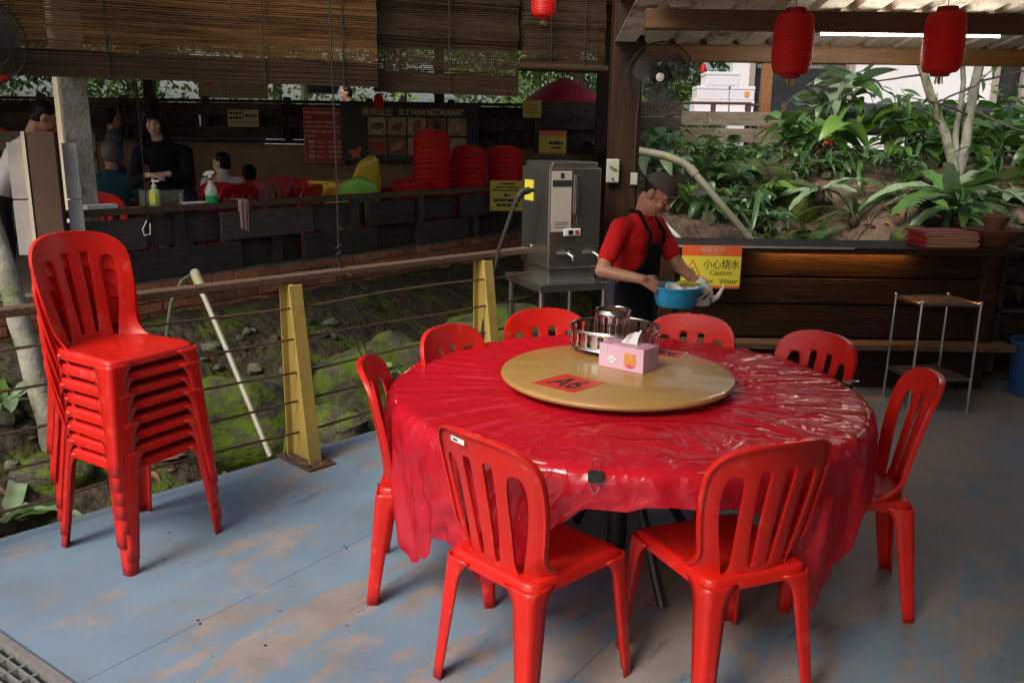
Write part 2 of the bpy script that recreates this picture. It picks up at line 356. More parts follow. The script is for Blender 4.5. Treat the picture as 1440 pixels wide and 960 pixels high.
    def prism(s, poly, z0, z1, mat=None):
        n = len(poly); P = [Vector((x, y, z)) for z in (z0, z1) for x, y in poly]
        if mat is not None: P = [mat @ p for p in P]
        F = [tuple(range(n - 1, -1, -1)), tuple(range(n, 2*n))] + [(i, (i + 1) % n, n + (i + 1) % n, n + i) for i in range(n)]
        return s.add(P, F)
    def mesh(s, name, mat, smooth=35, merge=0):
        me = bpy.data.meshes.new(name); me.from_pydata(s.v, [], s.f)
        if merge or True:
            bm = bmesh.new(); bm.from_mesh(me)
            if merge:
                bmesh.ops.remove_doubles(bm, verts=bm.verts, dist=merge)
                bmesh.ops.dissolve_degenerate(bm, dist=1e-6, edges=bm.edges)
            bmesh.ops.recalc_face_normals(bm, faces=bm.faces) if smooth != -1 else None
            bm.to_mesh(me); bm.free()
        if smooth and smooth > 0:
            me.polygons.foreach_set('use_smooth', [True]*len(me.polygons)); me.set_sharp_from_angle(angle=R(smooth))
        me.materials.append(MATS[mat]); me.update(); return me
    def build(s, name, mat, parent=None, smooth=35, loc=(0, 0, 0), rz=0, bevel=0, merge=0):
        return link(name, s.mesh(name, mat, smooth, merge), parent, loc, rz, bevel)
def link(name, me, parent=None, loc=(0, 0, 0), rz=0, bevel=0):
    o = bpy.data.objects.new(name, me); COL.objects.link(o); o.parent = parent; o.location = loc; o.rotation_euler[2] = rz
    if bevel:
        b = o.modifiers.new('bevel', 'BEVEL'); b.width = bevel; b.segments = 2; b.limit_method = 'ANGLE'
    return o
def baked(o):
    """mesh data of an object with its modifiers applied; the helper object is removed"""
    bpy.context.view_layer.update(); dg = bpy.context.evaluated_depsgraph_get()
    me = bpy.data.meshes.new_from_object(o.evaluated_get(dg)); n = o.name; bpy.data.objects.remove(o); return me
def tag(o, label, cat, group=None):
    o['label'] = label; o['category'] = cat
    if group: o['group'] = group
    return o
def thing(name, label, cat, loc=(0, 0, 0), rz=0, group=None):
    o = bpy.data.objects.new(name, None); COL.objects.link(o); o.location = loc; o.rotation_euler[2] = rz; o.empty_display_size = .1
    return tag(o, label, cat, group)
def struct(o): o['kind'] = 'structure'; return o
def stuff(o): o['kind'] = 'stuff'; return o
def dup(o, parent=None):
    c = o.copy(); COL.objects.link(c); c.parent = parent
    for ch in [k for k in COL.objects if k.parent is o]: dup(ch, c)
    return c
def text_mesh(body, size, mat, ext=.0006, align='CENTER', bold=0., shear=0., sx=1., space=1.):
    cu = bpy.data.curves.new('lettering', 'FONT'); cu.body = body; cu.size = size; cu.extrude = ext; cu.offset = bold*size
    cu.align_x = align; cu.align_y = 'CENTER'; cu.shear = shear; cu.resolution_u = 2; cu.space_character = space
    o = bpy.data.objects.new('lettering', cu); COL.objects.link(o); me = baked(o)
    if sx != 1: me.transform(Matrix.Diagonal((sx, 1, 1, 1)))
    me.materials.clear(); me.materials.append(MATS[mat]); return me
def text(parent, body, size, mat, mtx, **k):
    me = text_mesh(body, size, mat, **k); me.transform(mtx); o = link('lettering', me, parent); return o
def fb(o, x, z, y=0.):
    """matrix that stands flat (x,y) drawing up, facing -Y, at x,z"""
    return Matrix.Translation((x, y, z)) @ Matrix.Rotation(R(90), 4, 'X')
AX = Vector((.571, .821, 0)); BX = Vector((.821, -.571, 0))      # run of the restaurant railing and its normal
def ab(a, b, z=0.): return AX*a + BX*b + Vector((0, 0, z))
def clip_poly(poly, nx, ny, d):
    """keep the side nx*x+ny*y >= d"""
    out = []
    for i in range(len(poly)):
        p, q = poly[i], poly[(i + 1) % len(poly)]; a = nx*p[0] + ny*p[1] - d; b = nx*q[0] + ny*q[1] - d
        if a >= 0: out.append(p)
        if a*b < 0: t = a/(a - b); out.append((p[0] + t*(q[0] - p[0]), p[1] + t*(q[1] - p[1])))
    return out
# ================================================================== SETTING
MB().box((0, 60, -2.25), (500, 500, .5)).build('ground', 'ground')
struct(bpy.data.objects['ground'])

# ---- painted deck: slab + plywood sheets
NX, NY = .727, -.687                                   # normal of the cable railing, towards the deck
def FN(t, z=0., off=0.): return Vector((-1.16 + .687*t + NX*off, 4.26 + .727*t + NY*off, z))
def deck_clip(poly):
    poly = clip_poly(poly, NX, NY, -3.79)
    for nx, ny, d in ((0, -1, -6.02), (-1, 0, -8), (0, 1, -3)):
        if len(poly) > 2: poly = clip_poly(poly, nx, ny, d)
    return poly
slabp = deck_clip([(-9, -3), (8, -3), (8, 7), (-9, 7)])
slab_a = clip_poly(slabp, AX.x, AX.y, 1.12)
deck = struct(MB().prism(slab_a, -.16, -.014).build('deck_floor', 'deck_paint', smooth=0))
a_edges = []
for k in range(-9, 9):
    b0 = -2.397 + 1.22*k; off = 1.05 if k % 2 else 0.
    a = 1.13
    cuts = [1.13] + [1.13 + off + 2.44*i for i in range(0 if off else 1, 6)]
    for i in range(len(cuts) - 1):
        g = .0011
        q = [ab(x, y) for x, y in ((cuts[i] + g, b0 + g), (cuts[i + 1] - g, b0 + g), (cuts[i + 1] - g, b0 + 1.22 - g), (cuts[i] + g, b0 + 1.22 - g))]
        pl = deck_clip([(p.x, p.y) for p in q])
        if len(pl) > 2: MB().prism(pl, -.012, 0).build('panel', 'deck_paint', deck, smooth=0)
# screw heads along the seams
sm = MB().lathe([(0, .0012), (.0055, .001), (.006, 0)], 8).mesh('screw', 'black_plastic')
for (a, b) in [(1.55, -2.385), (1.56, -2.41), (2.25, -2.385), (2.26, -2.41), (2.95, -2.385), (2.95, -2.41), (1.9, -3.1), (2.6, -3.0), (3.3, -2.9), (2.3, -1.9), (3.0, -1.7), (3.6, -2.39), (3.6, -2.41), (1.9, -1.17), (2.6, -1.17), (2.6, -1.19), (3.2, .05), (2.4, .03), (4, -1.2), (1.75, -2.9), (1.6, -2.1)]:
    link('screw', sm, deck, ab(a, b, .0002))
# near deck behind the drain (towards and behind the camera)
nd = clip_poly(slabp, -AX.x, -AX.y, -.66)
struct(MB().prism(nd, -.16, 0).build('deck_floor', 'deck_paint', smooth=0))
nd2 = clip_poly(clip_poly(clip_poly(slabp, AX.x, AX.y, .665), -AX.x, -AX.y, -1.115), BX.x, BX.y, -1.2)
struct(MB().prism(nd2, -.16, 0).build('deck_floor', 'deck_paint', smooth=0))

# ---- drain grating in the deck
gr = thing('drain_grating', 'galvanized steel drain grating let into the blue deck', 'grating', ab(.9, -2.4))
def gl(a, b, z): return ab(a - .9, b + 2.4, z)
fr = MB()
for a in (.69, 1.105): fr.bar(gl(a, -3.95, -.012), gl(a, -1.25, -.012), .028, .03)
for b in (-3.95, -1.25): fr.bar(gl(.69, b, -.013), gl(1.105, b, -.013), .028, .028)
fr.build('frame', 'galvanized', gr, smooth=0)
bm_ = MB().bar(AX*0 - BX*1.33, BX*1.33, .008, .036).mesh('bar', 'galvanized', 0)
for i in range(11): link('bar', bm_, gr, gl(.725 + .034*i, -2.6, -.03))
rm_ = MB().tube([-AX*.19, AX*.19], .0045, 6).mesh('cross_rod', 'galvanized')
for i in range(34): link('cross_rod', rm_, gr, gl(.895, -3.9 + .078*i, -.014))
struct(MB().prism([(p.x, p.y) for p in (ab(.67, -4), ab(1.12, -4), ab(1.12, -1.21), ab(.67, -1.21))], -.5, -.3).build('drain_channel', 'black_rubber', smooth=0))

# ---- gully between the deck and the restaurant
def gully_z(a, b):
    t = max(0., min(1., (-3.55 - b)/2.2)); s = t*t*(3 - 2*t)
    p = Vector((a, b, 0)); bumpy = math.sin(math.pi*min(1, t*1.1 + .05))
    return -.50 + .84*s + bumpy*(.16*noise.noise(p*1.1) + .09*noise.noise(p*2.7)) + .03*noise.noise(p*6.) + .012*noise.noise(p*15)
g = MB()
def gf(i, j):
    a = -2.5 + i*.075; b = -2.6 - j*.055; p = ab(a, b); return (p.x, p.y, gully_z(a, b) - (.5 if j == 60 else 0))
g.grid(gf, 200, 61)
struct(g.build('gully_bank', 'moss_ground', smooth=180))

def rock_mesh(seed, n=22, m=14, rough=.22, mat='rock'):
    mb = MB(); off = Vector((seed*7.3, seed*3.1, seed*1.7))
    def fn(i, j):
        t = math.pi*j/(m - 1); a = 2*math.pi*i/n
        d = Vector((math.sin(t)*math.cos(a), math.sin(t)*math.sin(a), math.cos(t)))
        q = d + off
        r = 1 + rough*noise.noise(q*1.3)*1.6 + rough*.6*noise.noise(q*3.1) + rough*.25*noise.noise(q*7)
        c = max(abs(d.x), abs(d.y), abs(d.z)); r *= (.78 + .22/c*.8)
        return d*r
    mb.grid(fn, n, m, wrap=True); return mb.mesh('boulder', mat, 50, merge=1e-4)
rocks = [rock_mesh(k) for k in range(5)]
def boulder(k, loc, sc, rz, label, group=None):
    o = link('boulder', rocks[k % 5], None, loc, rz); o.scale = sc; return tag(o, label, 'boulder', group)
for k, loc, sc, rz, lab in [
    (0, (-1.78, 5.15, -.16), (.50, .40, .34), .5, 'large mossy boulder behind the yellow post with a pipe lying over it'),
    (1, (-.88, 5.75, -.02), (.42, .40, .36), 1.2, 'moss covered boulder in the gully between the two yellow posts'),
    (2, (-1.15, 5.05, -.22), (.24, .28, .24), 2.1, 'small mossy rock at the foot of the yellow post nearest the chair stack'),
    (3, (-2.55, 4.35, -.22), (.24, .18, .15), .3, 'mossy rock under the leaning pale tree trunk'),
    (4, (-.10, 6.75, .02), (.65, .5, .30), .9, 'broad brown boulder under the water heater stand'),
    (2, (-2.32, 4.95, -.05), (.22, .2, .16), .9, 'pale rock between the leaning trunk and the mossy boulder')]:
    boulder(k, loc, sc, rz, lab)

# ---- cable railing along the deck edge
rail = thing('cable_railing', 'brown handrail with rusty cables and yellow steel posts along the deck edge', 'railing', FN(0))
def fl(t, z, off=0.): return FN(t, z, off) - FN(0)
MB().bar(fl(-3.5, .955), fl(1.92, .955), .08, .036).build('handrail', 'rail_wood', rail, smooth=0, bevel=.006)
for z in (.825, .655, .485, .324, .16):
    pts = [fl(-3.5 + i*.45, z + .006*math.sin(i*1.7 + z*20) - .004*(i % 3), .07) for i in range(13)]
    MB().tube(pts, .0065, 6).build('cable', 'rust', rail)
def ypost(t):
    mb = MB(); d = Vector((NX, NY, 0)); u = Vector((.687, .727, 0)); o = fl(t, 0)
    def trap(o0, th, x0t, x1t, x0b, x1b, z0, z1):
        P = []
        for z, a, b in ((z0, x0b, x1b), (z1, x0t, x1t)):
            for x, s in ((a, -1), (b, -1), (b, 1), (a, 1)): P.append(o + o0 + d*x + u*(s*th/2) + Vector((0, 0, z)))
        mb.add(P, [(3, 2, 1, 0), (4, 5, 6, 7), (0, 1, 5, 4), (1, 2, 6, 5), (2, 3, 7, 6), (3, 0, 4, 7)])
    trap(u*0, .012, .004, .080, .004, .198, .014, .93)             # web
    trap(u*0, .075, -.006, .004, -.006, .004, .014, .932)          # outer flange
    trap(u*0, .075, .080, .090, .198, .208, .014, .932)            # inner flange
    return mb, o, d, u
for t in (-2.0, .0, 1.37):
    mb, o, d, u = ypost(t); po = mb.build('post', 'yellow_paint', rail, smooth=0, bevel=.002)
    b = MB(); b.bar(o + d*(-.05) + V(0, 0, .007), o + d*.27 + V(0, 0, .007), .16, .012); b.build('base_plate', 'rust', po, smooth=0)
    for x, s in ((.0, .06), (.0, -.06), (.235, .06), (.235, -.06)): MB().lathe([(0, .026), (.010, .026), (.012, .0135)], 6, o + d*x + u*s).build('bolt', 'rust', po)
    rs = random.Random(int(t*10) + 5); dn = MB()
    for i in range(26):
        p = o + d*rs.uniform(-.03, .25) + u*rs.uniform(-.07, .07); dn.ell(p + V(0, 0, .016), (rs.uniform(.006, .016), rs.uniform(.004, .01), .006), n=6, m=4)
    stuff(dn.build('debris', 'leaf_dry', po))

# black cable tangle tied to the handrail
c = thing('cord_tangle', 'thin black cord knotted round the handrail beside the yellow post', 'cord', FN(.33, .98))
for k in range(4):
    rs = random.Random(k); MB().tube([(rs.uniform(-.05, .05) + .02*i, rs.uniform(-.04, .04), -.02*i - .012*i*i*(k % 2) + rs.uniform(-.02, .02)) for i in range(7)], .0035, 5).build('loop', 'black_rubber', c)
MB().tube([(0.0, 0, -.05), (.01, .02, .02), (-.01, .0, .05), (.0, 0, .0)], .006, 6).build('knot', 'black_rubber', c)

# ---- low brick wall and plank railing of the restaurant
FB = -5.81
bw = thing('brick_wall', 'low mossy red brick wall under the plank railing', 'wall', ab(2.9, FB))
MB().bar(AX*-.6 + V(0, 0, .34), AX*7.3 + V(0, 0, .34), .14, .54).build('mortar', 'mortar', bw, smooth=0)
brk = []
for k in range(4):
    m = MB(); rs = random.Random(k)
    m.bar(-AX*.104, AX*.104, .04, .062); brk.append(m)
bmesh_ = []
for m in brk:
    m.v = [tuple(Vector(p) + Vector((rnd.uniform(-.004, .004),)*3)) for p in m.v]; bmesh_.append(m.mesh('brick', 'brick', 0))
for r_ in range(7):
    for i in range(34):
        x = -.5 + i*.222 + (.11 if r_ % 2 else 0)
        if x < 6.6: link('brick', bmesh_[(i*3 + r_) % 4], bw, AX*x + BX*(.062 + rnd.uniform(-.006, .008)) + V(0, 0, .11 + .075*r_))
for i in range(30):  # end bricks hidden beyond are left out; coping
    pass
pr = thing('plank_railing', 'dark staggered plank railing round the raised restaurant floor', 'railing', ab(2.9, FB))
MB().bar(AX*-.08 + V(0, 0, 1.125), AX*5.6 + V(0, 0, 1.125), .11, .05).build('handrail', 'rail_wood', pr, smooth=0, bevel=.005)
x = -.05
for i in range(7):
    MB().box(AX*(i*.93 + .03) + V(0, 0, .83), (.07, .07, .54), Matrix.Rotation(R(55), 3, 'Z')).build('post', 'plank_fence', pr, smooth=0)
rows = [(.96, .125, [(-.05, .65, 1), (.66, 1.36, -1), (1.30, 2.25, 1), (2.26, 3.0, -1), (2.95, 3.6, 1), (3.61, 4.4, -1), (4.36, 5.1, 1), (5.1, 5.6, -1)]),
        (.725, .122, [(-.05, .40, -1), (.42, 1.48, 1), (1.46, 2.2, -1), (2.14, 3.05, 1), (3.06, 3.75, -1), (3.7, 4.5, 1), (4.5, 5.6, -1)])]
for z, h, L_ in rows:
    for x0, x1, sd_ in L_:
        o = BX*(.052*sd_ + (.0 if sd_ > 0 else 0))
        MB().bar(AX*x0 + o + V(0, 0, z), AX*x1 + o + V(0, 0, z), .028, h*1.8).build('plank', 'plank_fence', pr, smooth=0, bevel=.003)
# end post and pale boards at the left end
ep = thing('screen_post', 'brown boxed post with pale grey boards at the end of the plank railing', 'post', (-3.10, 5.62, .3))
rm = Matrix.Rotation(R(20), 3, 'Z')
MB().box((.035, 0, .62), (.16, .14, 1.5), rm).build('box_panel', 'panel_brown', ep, smooth=0, bevel=.004)
MB().box((-.058, -.035, .62), (.02, .15, 1.5), rm).build('corner_batten', 'cream_paint', ep, smooth=0)
for z in (.75, 1.12): MB().box((-.128, -.02, z), (.11, .02, .36), rm).build('board', 'plank_pale', ep, smooth=0, bevel=.003)
for z in (.75, 1.12): MB().box((.165, .08, z), (.09, .02, .36), rm).build('board', 'plank_pale', ep, smooth=0, bevel=.003)

# ---- restaurant floor, roof, back wall
fp = [(p.x, p.y) for p in (ab(-4, FB - .09), ab(11, FB - .09), ab(11, -16), ab(-4, -16))]
struct(MB().prism(fp, -.1, .33).build('restaurant_floor', 'floor_dark', smooth=0))
rf = thing('restaurant_roof', 'dark sheet roof above the restaurant tables', 'roof', (0, 0, 0))
rp = [(-8.5, 3.9), (-.5, 6.1), (1.05, 6.7), (1.3, 13.2), (-10.5, 13.2)]
MB().prism(rp, 3.05, 3.12).build('sheet', 'roof_dark', rf, smooth=0)
for p0, p1 in (((-8.5, 4.2), (-.4, 6.3)), ((-9.5, 9.5), (1.1, 9.5)), ((-10, 12.4), (1.2, 12.4))):
    MB().bar((*p0, 2.97), (*p1, 2.97), .14, .15).build('beam', 'post_brown', rf, smooth=0)
cc = thing('concrete_column', 'lichen stained concrete column with a cream painted edge', 'column', (-3.06, 6.05, .33))
rm = Matrix.Rotation(R(38), 3, 'Z')
MB().box((0, 0, 1.36), (.17, .17, 2.72), rm).build('shaft', 'column_concrete', cc, smooth=0, bevel=.006)
MB().box(rm @ V(-.093, 0, 1.36), (.014, .166, 2.71), rm).build('painted_face', 'cream_paint', cc, smooth=0)
for p, lab in (((-6.6, 8.2), 'dark timber roof post beside the far left tables'), ((-1.05, 12.1), 'dark timber roof post behind the food banner'), ((-5.0, 12.0), 'dark timber roof post left of the hanging notices'), ((.95, 9.6), 'dark timber roof post by the red umbrella')):
    o = MB().box((0, 0, 1.36), (.13, .13, 2.72)).build('roof_post', 'post_brown', None, smooth=0, loc=(*p, .33), bevel=.006); tag(o, lab, 'post')
# back wall: brown plaster below, open plank screen above
wl = thing('restaurant_wall', 'low brown plastered wall with dark plank screen at the back of the restaurant', 'wall', (-3.2, 12.25, .33))
MB().box((0, .06, .62), (9.5, .14, 1.24)).build('plaster', 'wall_brown', wl, smooth=0)
MB().box((0, -.03, 1.275), (9.5, .24, .06)).build('ledge', 'plank_dark', wl, smooth=0, bevel=.004)
for i in range(9): MB().box((-4.6 + i*1.15, .03, 1.58), (.09, .09, .6)).build('post', 'plank_dark', wl, smooth=0)
for zz, seq in ((1.39, 0), (1.55, 1), (1.71, 0)):
    for i in range(8):
        if zz == 1.42 and i in (5, 6): continue
        MB().box((-4.1 + i*1.15 + rnd.uniform(-.04, .04), -.045 if (i + seq) % 2 else .09, zz), (1.2, .024, .165)).build('plank', 'plank_dark', wl, smooth=0)
MB().box((0, .02, 1.82), (9.5, .14, .04)).build('cap_rail', 'plank_dark', wl, smooth=0)
# wall with plank screen on the right, behind the heater
wr = thing('plank_screen', 'dark plank screen with signs behind the stainless water heater', 'screen', (1.1, 11.6, .33))
MB().box((.1, .06, .55), (1.9, .12, 1.1)).build('plaster', 'wall_brown', wr, smooth=0)
MB().box((.1, -.02, 1.14), (1.9, .2, .06)).build('ledge', 'plank_grey', wr, smooth=0)
for x in (-.8, .1, .95): MB().box((x, .03, 1.45), (.09, .09, .65)).build('post', 'plank_dark', wr, smooth=0)
for zz in (1.33, 1.58, 1.76):
    for i, x in enumerate((-.4, .6)): MB().box((x, -.04 if i else .09, zz), (1.0, .024, .17)).build('plank', 'plank_dark', wr, smooth=0)

# ---- canopy over the deck
cn = thing('deck_canopy', 'ribbed sheet canopy on brown beams over the dining deck', 'canopy', (0, 0, 0))
def roof_z(y): return 2.285 + .115*(5.85 - y)
for k in range(-2, 10):
    mb = MB(); xs = []; nq = 4 if k >= 0 else 3
    for q in range(nq):
        x = .64 + k*nq*.205 + q*.205
        xs += [(x, 0), (x + .135, 0), (x + .150, .040), (x + .190, .040)]
    xs.append((.64 + (k + 1)*nq*.205 + .012, 0))
    ys = [-5, -.9, 1.5, 3.5, 4.9, 5.6, 5.95] if k >= 0 else [-5, -.9, 1.5, 3.0, 4.15]  # sheets reaching left and behind the camera are added unseen to shade the deck
    mb.grid(lambda i, j: (xs[i][0], ys[j], roof_z(ys[j]) + xs[i][1] + (.004 if k % 2 else 0)), len(xs), len(ys))
    o = mb.build('roof_sheet', 'roof_sheet', cn, smooth=0)
    s_ = o.modifiers.new('solid', 'SOLIDIFY'); s_.thickness = .002
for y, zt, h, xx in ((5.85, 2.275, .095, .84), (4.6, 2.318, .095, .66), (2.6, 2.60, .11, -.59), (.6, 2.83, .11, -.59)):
    b = MB().box(((xx + 7.58)/2, y, zt - h/2), (7.58 - xx, .085, h)).build('beam', 'beam_shaded' if y < 5 else 'beam_brown', cn, smooth=0, bevel=.004)
for x in (.95, 2.3, 3.7, 5.2, 6.8):      # purlins under the sheets, on the beams
    pass
MB().box((4.2, 5.87, 2.30), (6.7, .02, .05)).build('closure_strip', 'beam_brown', cn, smooth=0)
po = MB().box((.73, 5.86, 1.20), (.20, .17, 2.76)).build('post', 'post_brown', cn, smooth=0, bevel=.008)
MB().box((6.9, 5.86, 1.13), (.20, .17, 2.28)).build('post', 'post_brown', cn, smooth=0, bevel=.008)
MB().bar((.73, 5.9, 2.6), (.73, 2.7, 2.78), .13, .15).build('beam', 'post_brown', cn, smooth=0)
# stray dead leaves lying in the canopy's open valleys are part of its dirt: a few thin twigs
# ---- garden slope
def gz(x, y):
    t = (y - 6.35)/5.8
    base = .62 + .72*max(0, min(1, t*2.4))**.8 + .27*max(0, min(1, t))
    p = Vector((x, y, 3.3))
    k = max(0., min(1., (11.6 - y)/2))
    dip = -.42*math.exp(-((x - 2.75)/.5)**2)*math.exp(-((y - 7.3)/1.1)**2)
    lf = max(0, min(1, (1.9 - x)/.8))*.10
    return base + dip + lf + k*(.12*noise.noise(p*1.2) + .05*noise.noise(p*3.4) + .022*noise.noise(p*9)) - (.0)
g = MB()
g.grid(lambda i, j: ((.95 + i*.075) , 6.16 + j*.075, gz(.95 + i*.075, 6.16 + j*.075)), 130, 94)
struct(g.build('garden_slope', 'soil', smooth=180))
struct(MB().box((11.8, 26, .62), (21, 27.6, 1.94)).build('upper_terrace', 'floor_dark', smooth=0))
for k, loc, sc, rz, lab in [
    (1, (1.58, 7.62, .95), (.46, .34, .40), .3, 'big dark rock in the garden right behind the man in the cap'),
    (0, (2.35, 7.0, .80), (.24, .2, .18), 1.3, 'mossy rock below the foot of the white garden pipe'),
    (3, (2.72, 8.3, 1.10), (.30, .24, .22), 2.0, 'grey brown rock beside the bare patch of garden soil'),
    (4, (2.1, 8.0, 1.12), (.30, .26, .18), .8, 'mossy ledge of rock above the white garden pipe'),
    (2, (3.05, 6.75, .82), (.18, .15, .13), .5, 'small rounded stone on the soil behind the counter'),
    (1, (2.55, 6.6, .72), (.17, .15, .13), 2.5, 'small mossy stone directly behind the counter edge'),
    (0, (4.95, 7.2, 1.05), (.3, .3, .25), .1, 'mossy lump of rock near the terracotta bowl'),
    (3, (2.3, 8.3, 1.3), (.4, .25, .2), .1, 'flat mossy rock below the garden brick edging'),
    (2, (3.4, 7.25, .9), (.22, .16, .12), 1.1, 'flat brown stone among dead leaves on the garden soil')]:
    boulder(k, loc, sc, rz, lab)
# brick edging of the terrace
be = thing('brick_edging', 'row of orange bricks edging the terrace above the garden', 'edging', (1.3, 10.6, 1.50))
em = MB().box((0, 0, 0), (.085, .2, .16)).mesh('brick', 'brick', 0)
for i in range(28): link('brick', em, be, (i*.094, .02*math.sin(i), rnd.uniform(-.008, .008)))
# garden plank fence
gf_ = thing('garden_fence', 'weathered grey plank fence with rusty rail above the garden', 'fence', (1.7, 12.4, 1.58))
for i in range(5): MB().box((.1 + i*.5, 0, .33), (.06, .06, .66)).build('post', 'rust', gf_, smooth=0)
for zz, seq, h in ((.43, 0, .19), (.20, 1, .19)):
    for i in range(4):
        MB().box((.22 + i*.52 + .16*seq, -.05 if (i + seq) % 2 else -.035, zz), (.54, .025, h)).build('plank', 'plank_grey', gf_, smooth=0, bevel=.004)
MB().tube([(0, -.02, .64), (1.55, -.02, .64), (1.75, -.02, .61)], .02, 8).build('rail', 'rust', gf_)
# white building behind the garden
bl = thing('white_building', 'white rendered building with a dark shuttered doorway behind the garden', 'building', (6, 15, 1.59))
for x0, x1 in ((-2.35, -2.0), (-.35, 2.05), (2.6, 8)): MB().box(((x0 + x1)/2, 0, 1.6), (x1 - x0, .2, 3.2)).build('wall', 'wall_white', bl, smooth=0)
MB().box((-1.2, 0, 2.75), (1.7, .2, .9)).build('wall', 'wall_white', bl, smooth=0)
MB().box((-1.2, .3, 1.15), (1.7, .3, 2.3)).build('door', 'door_dark', bl, smooth=0)
MB().box((2.32, .15, 1.6), (.55, .2, 3.2)).build('door', 'door_dark', bl, smooth=0)
for x in (-2.02, -.36): MB().box((x, -.09, 1.2), (.09, .09, 2.35)).build('door_frame', 'frame_taupe', bl, smooth=0)
for x in (2.08, 2.58): MB().box((x, -.10, 1.6), (.10, .10, 3.1)).build('pilaster', 'frame_taupe', bl, smooth=0)
MB().box((2.7, .6, 3.35), (11, 2.2, .2)).build('roof', 'wall_white', bl, smooth=0)
MB().box((-1.2, -.14, 1.35), (1.5, .06, .05)).build('shelf', 'steel_dark', bl, smooth=0)
wp = thing('wooden_post', 'orange brown timber post beside the white foam boxes', 'post', (3.95, 13.9, 1.59))
MB().box((0, 0, .9), (.16, .14, 1.8)).build('shaft', 'beam_brown', wp, smooth=0, bevel=.01)
MB().box((0, 0, 1.83), (.24, .2, .06)).build('capital', 'beam_brown', wp, smooth=0, bevel=.008)
# foam boxes on a table
tb = thing('folding_table', 'pale table holding stacked foam boxes on the terrace', 'table', (3.2, 13.5, 1.59))
MB().box((0, 0, .50), (1.1, .6, .03)).build('tabletop', 'wall_white', tb, smooth=0)
for x in (-.5, .5):
    for y in (-.25, .25): MB().box((x, y, .242), (.03, .03, .484)).build('leg', 'steel_dark', tb, smooth=0)
for i, (x, z, w_, lab) in enumerate([(-.22, .515, .52, 'white foam box with red tape at the bottom left of its pile'), (.24, .515, .36, 'white foam box with a dark label at the bottom right of its pile'),
                               (-.20, .72, .50, 'white foam box second up in the left pile'), (.22, .72, .40, 'white foam box with an orange mark in the right pile'), (-.08, .925, .5, 'topmost white foam box of the pile')]):
    t_ = thing('foam_box', lab, 'box', (3.2 + x, 13.5, 1.59 + z))
    MB().box((0, 0, .075), (w_, .38, .15)).build('body', 'polyfoam', t_, smooth=0, bevel=.01)
    MB().box((0, 0, .178), (w_ + .012, .39, .05)).build('lid', 'polyfoam', t_, smooth=0, bevel=.008)
    if i in (1, 3): MB().box((.08, -.197, .09), (.07, .004, .08)).build('label_patch', 'ink_black' if i == 1 else 'orange_print', t_, smooth=0)

# unseen dark panels added behind and right of the viewer to block skylight
kw = thing('skylight_blocker', 'dark plank panels added out of view to block skylight from the deck', 'wall', (4.2, -4.6, 0))
MB().box((0, 0, 1.6), (7.4, .12, 3.2)).build('back_panel', 'plank_dark', kw, smooth=0)
MB().box((3.75, 4.4, 1.35), (.12, 8.8, 2.7)).build('side_panel', 'plank_dark', kw, smooth=0)
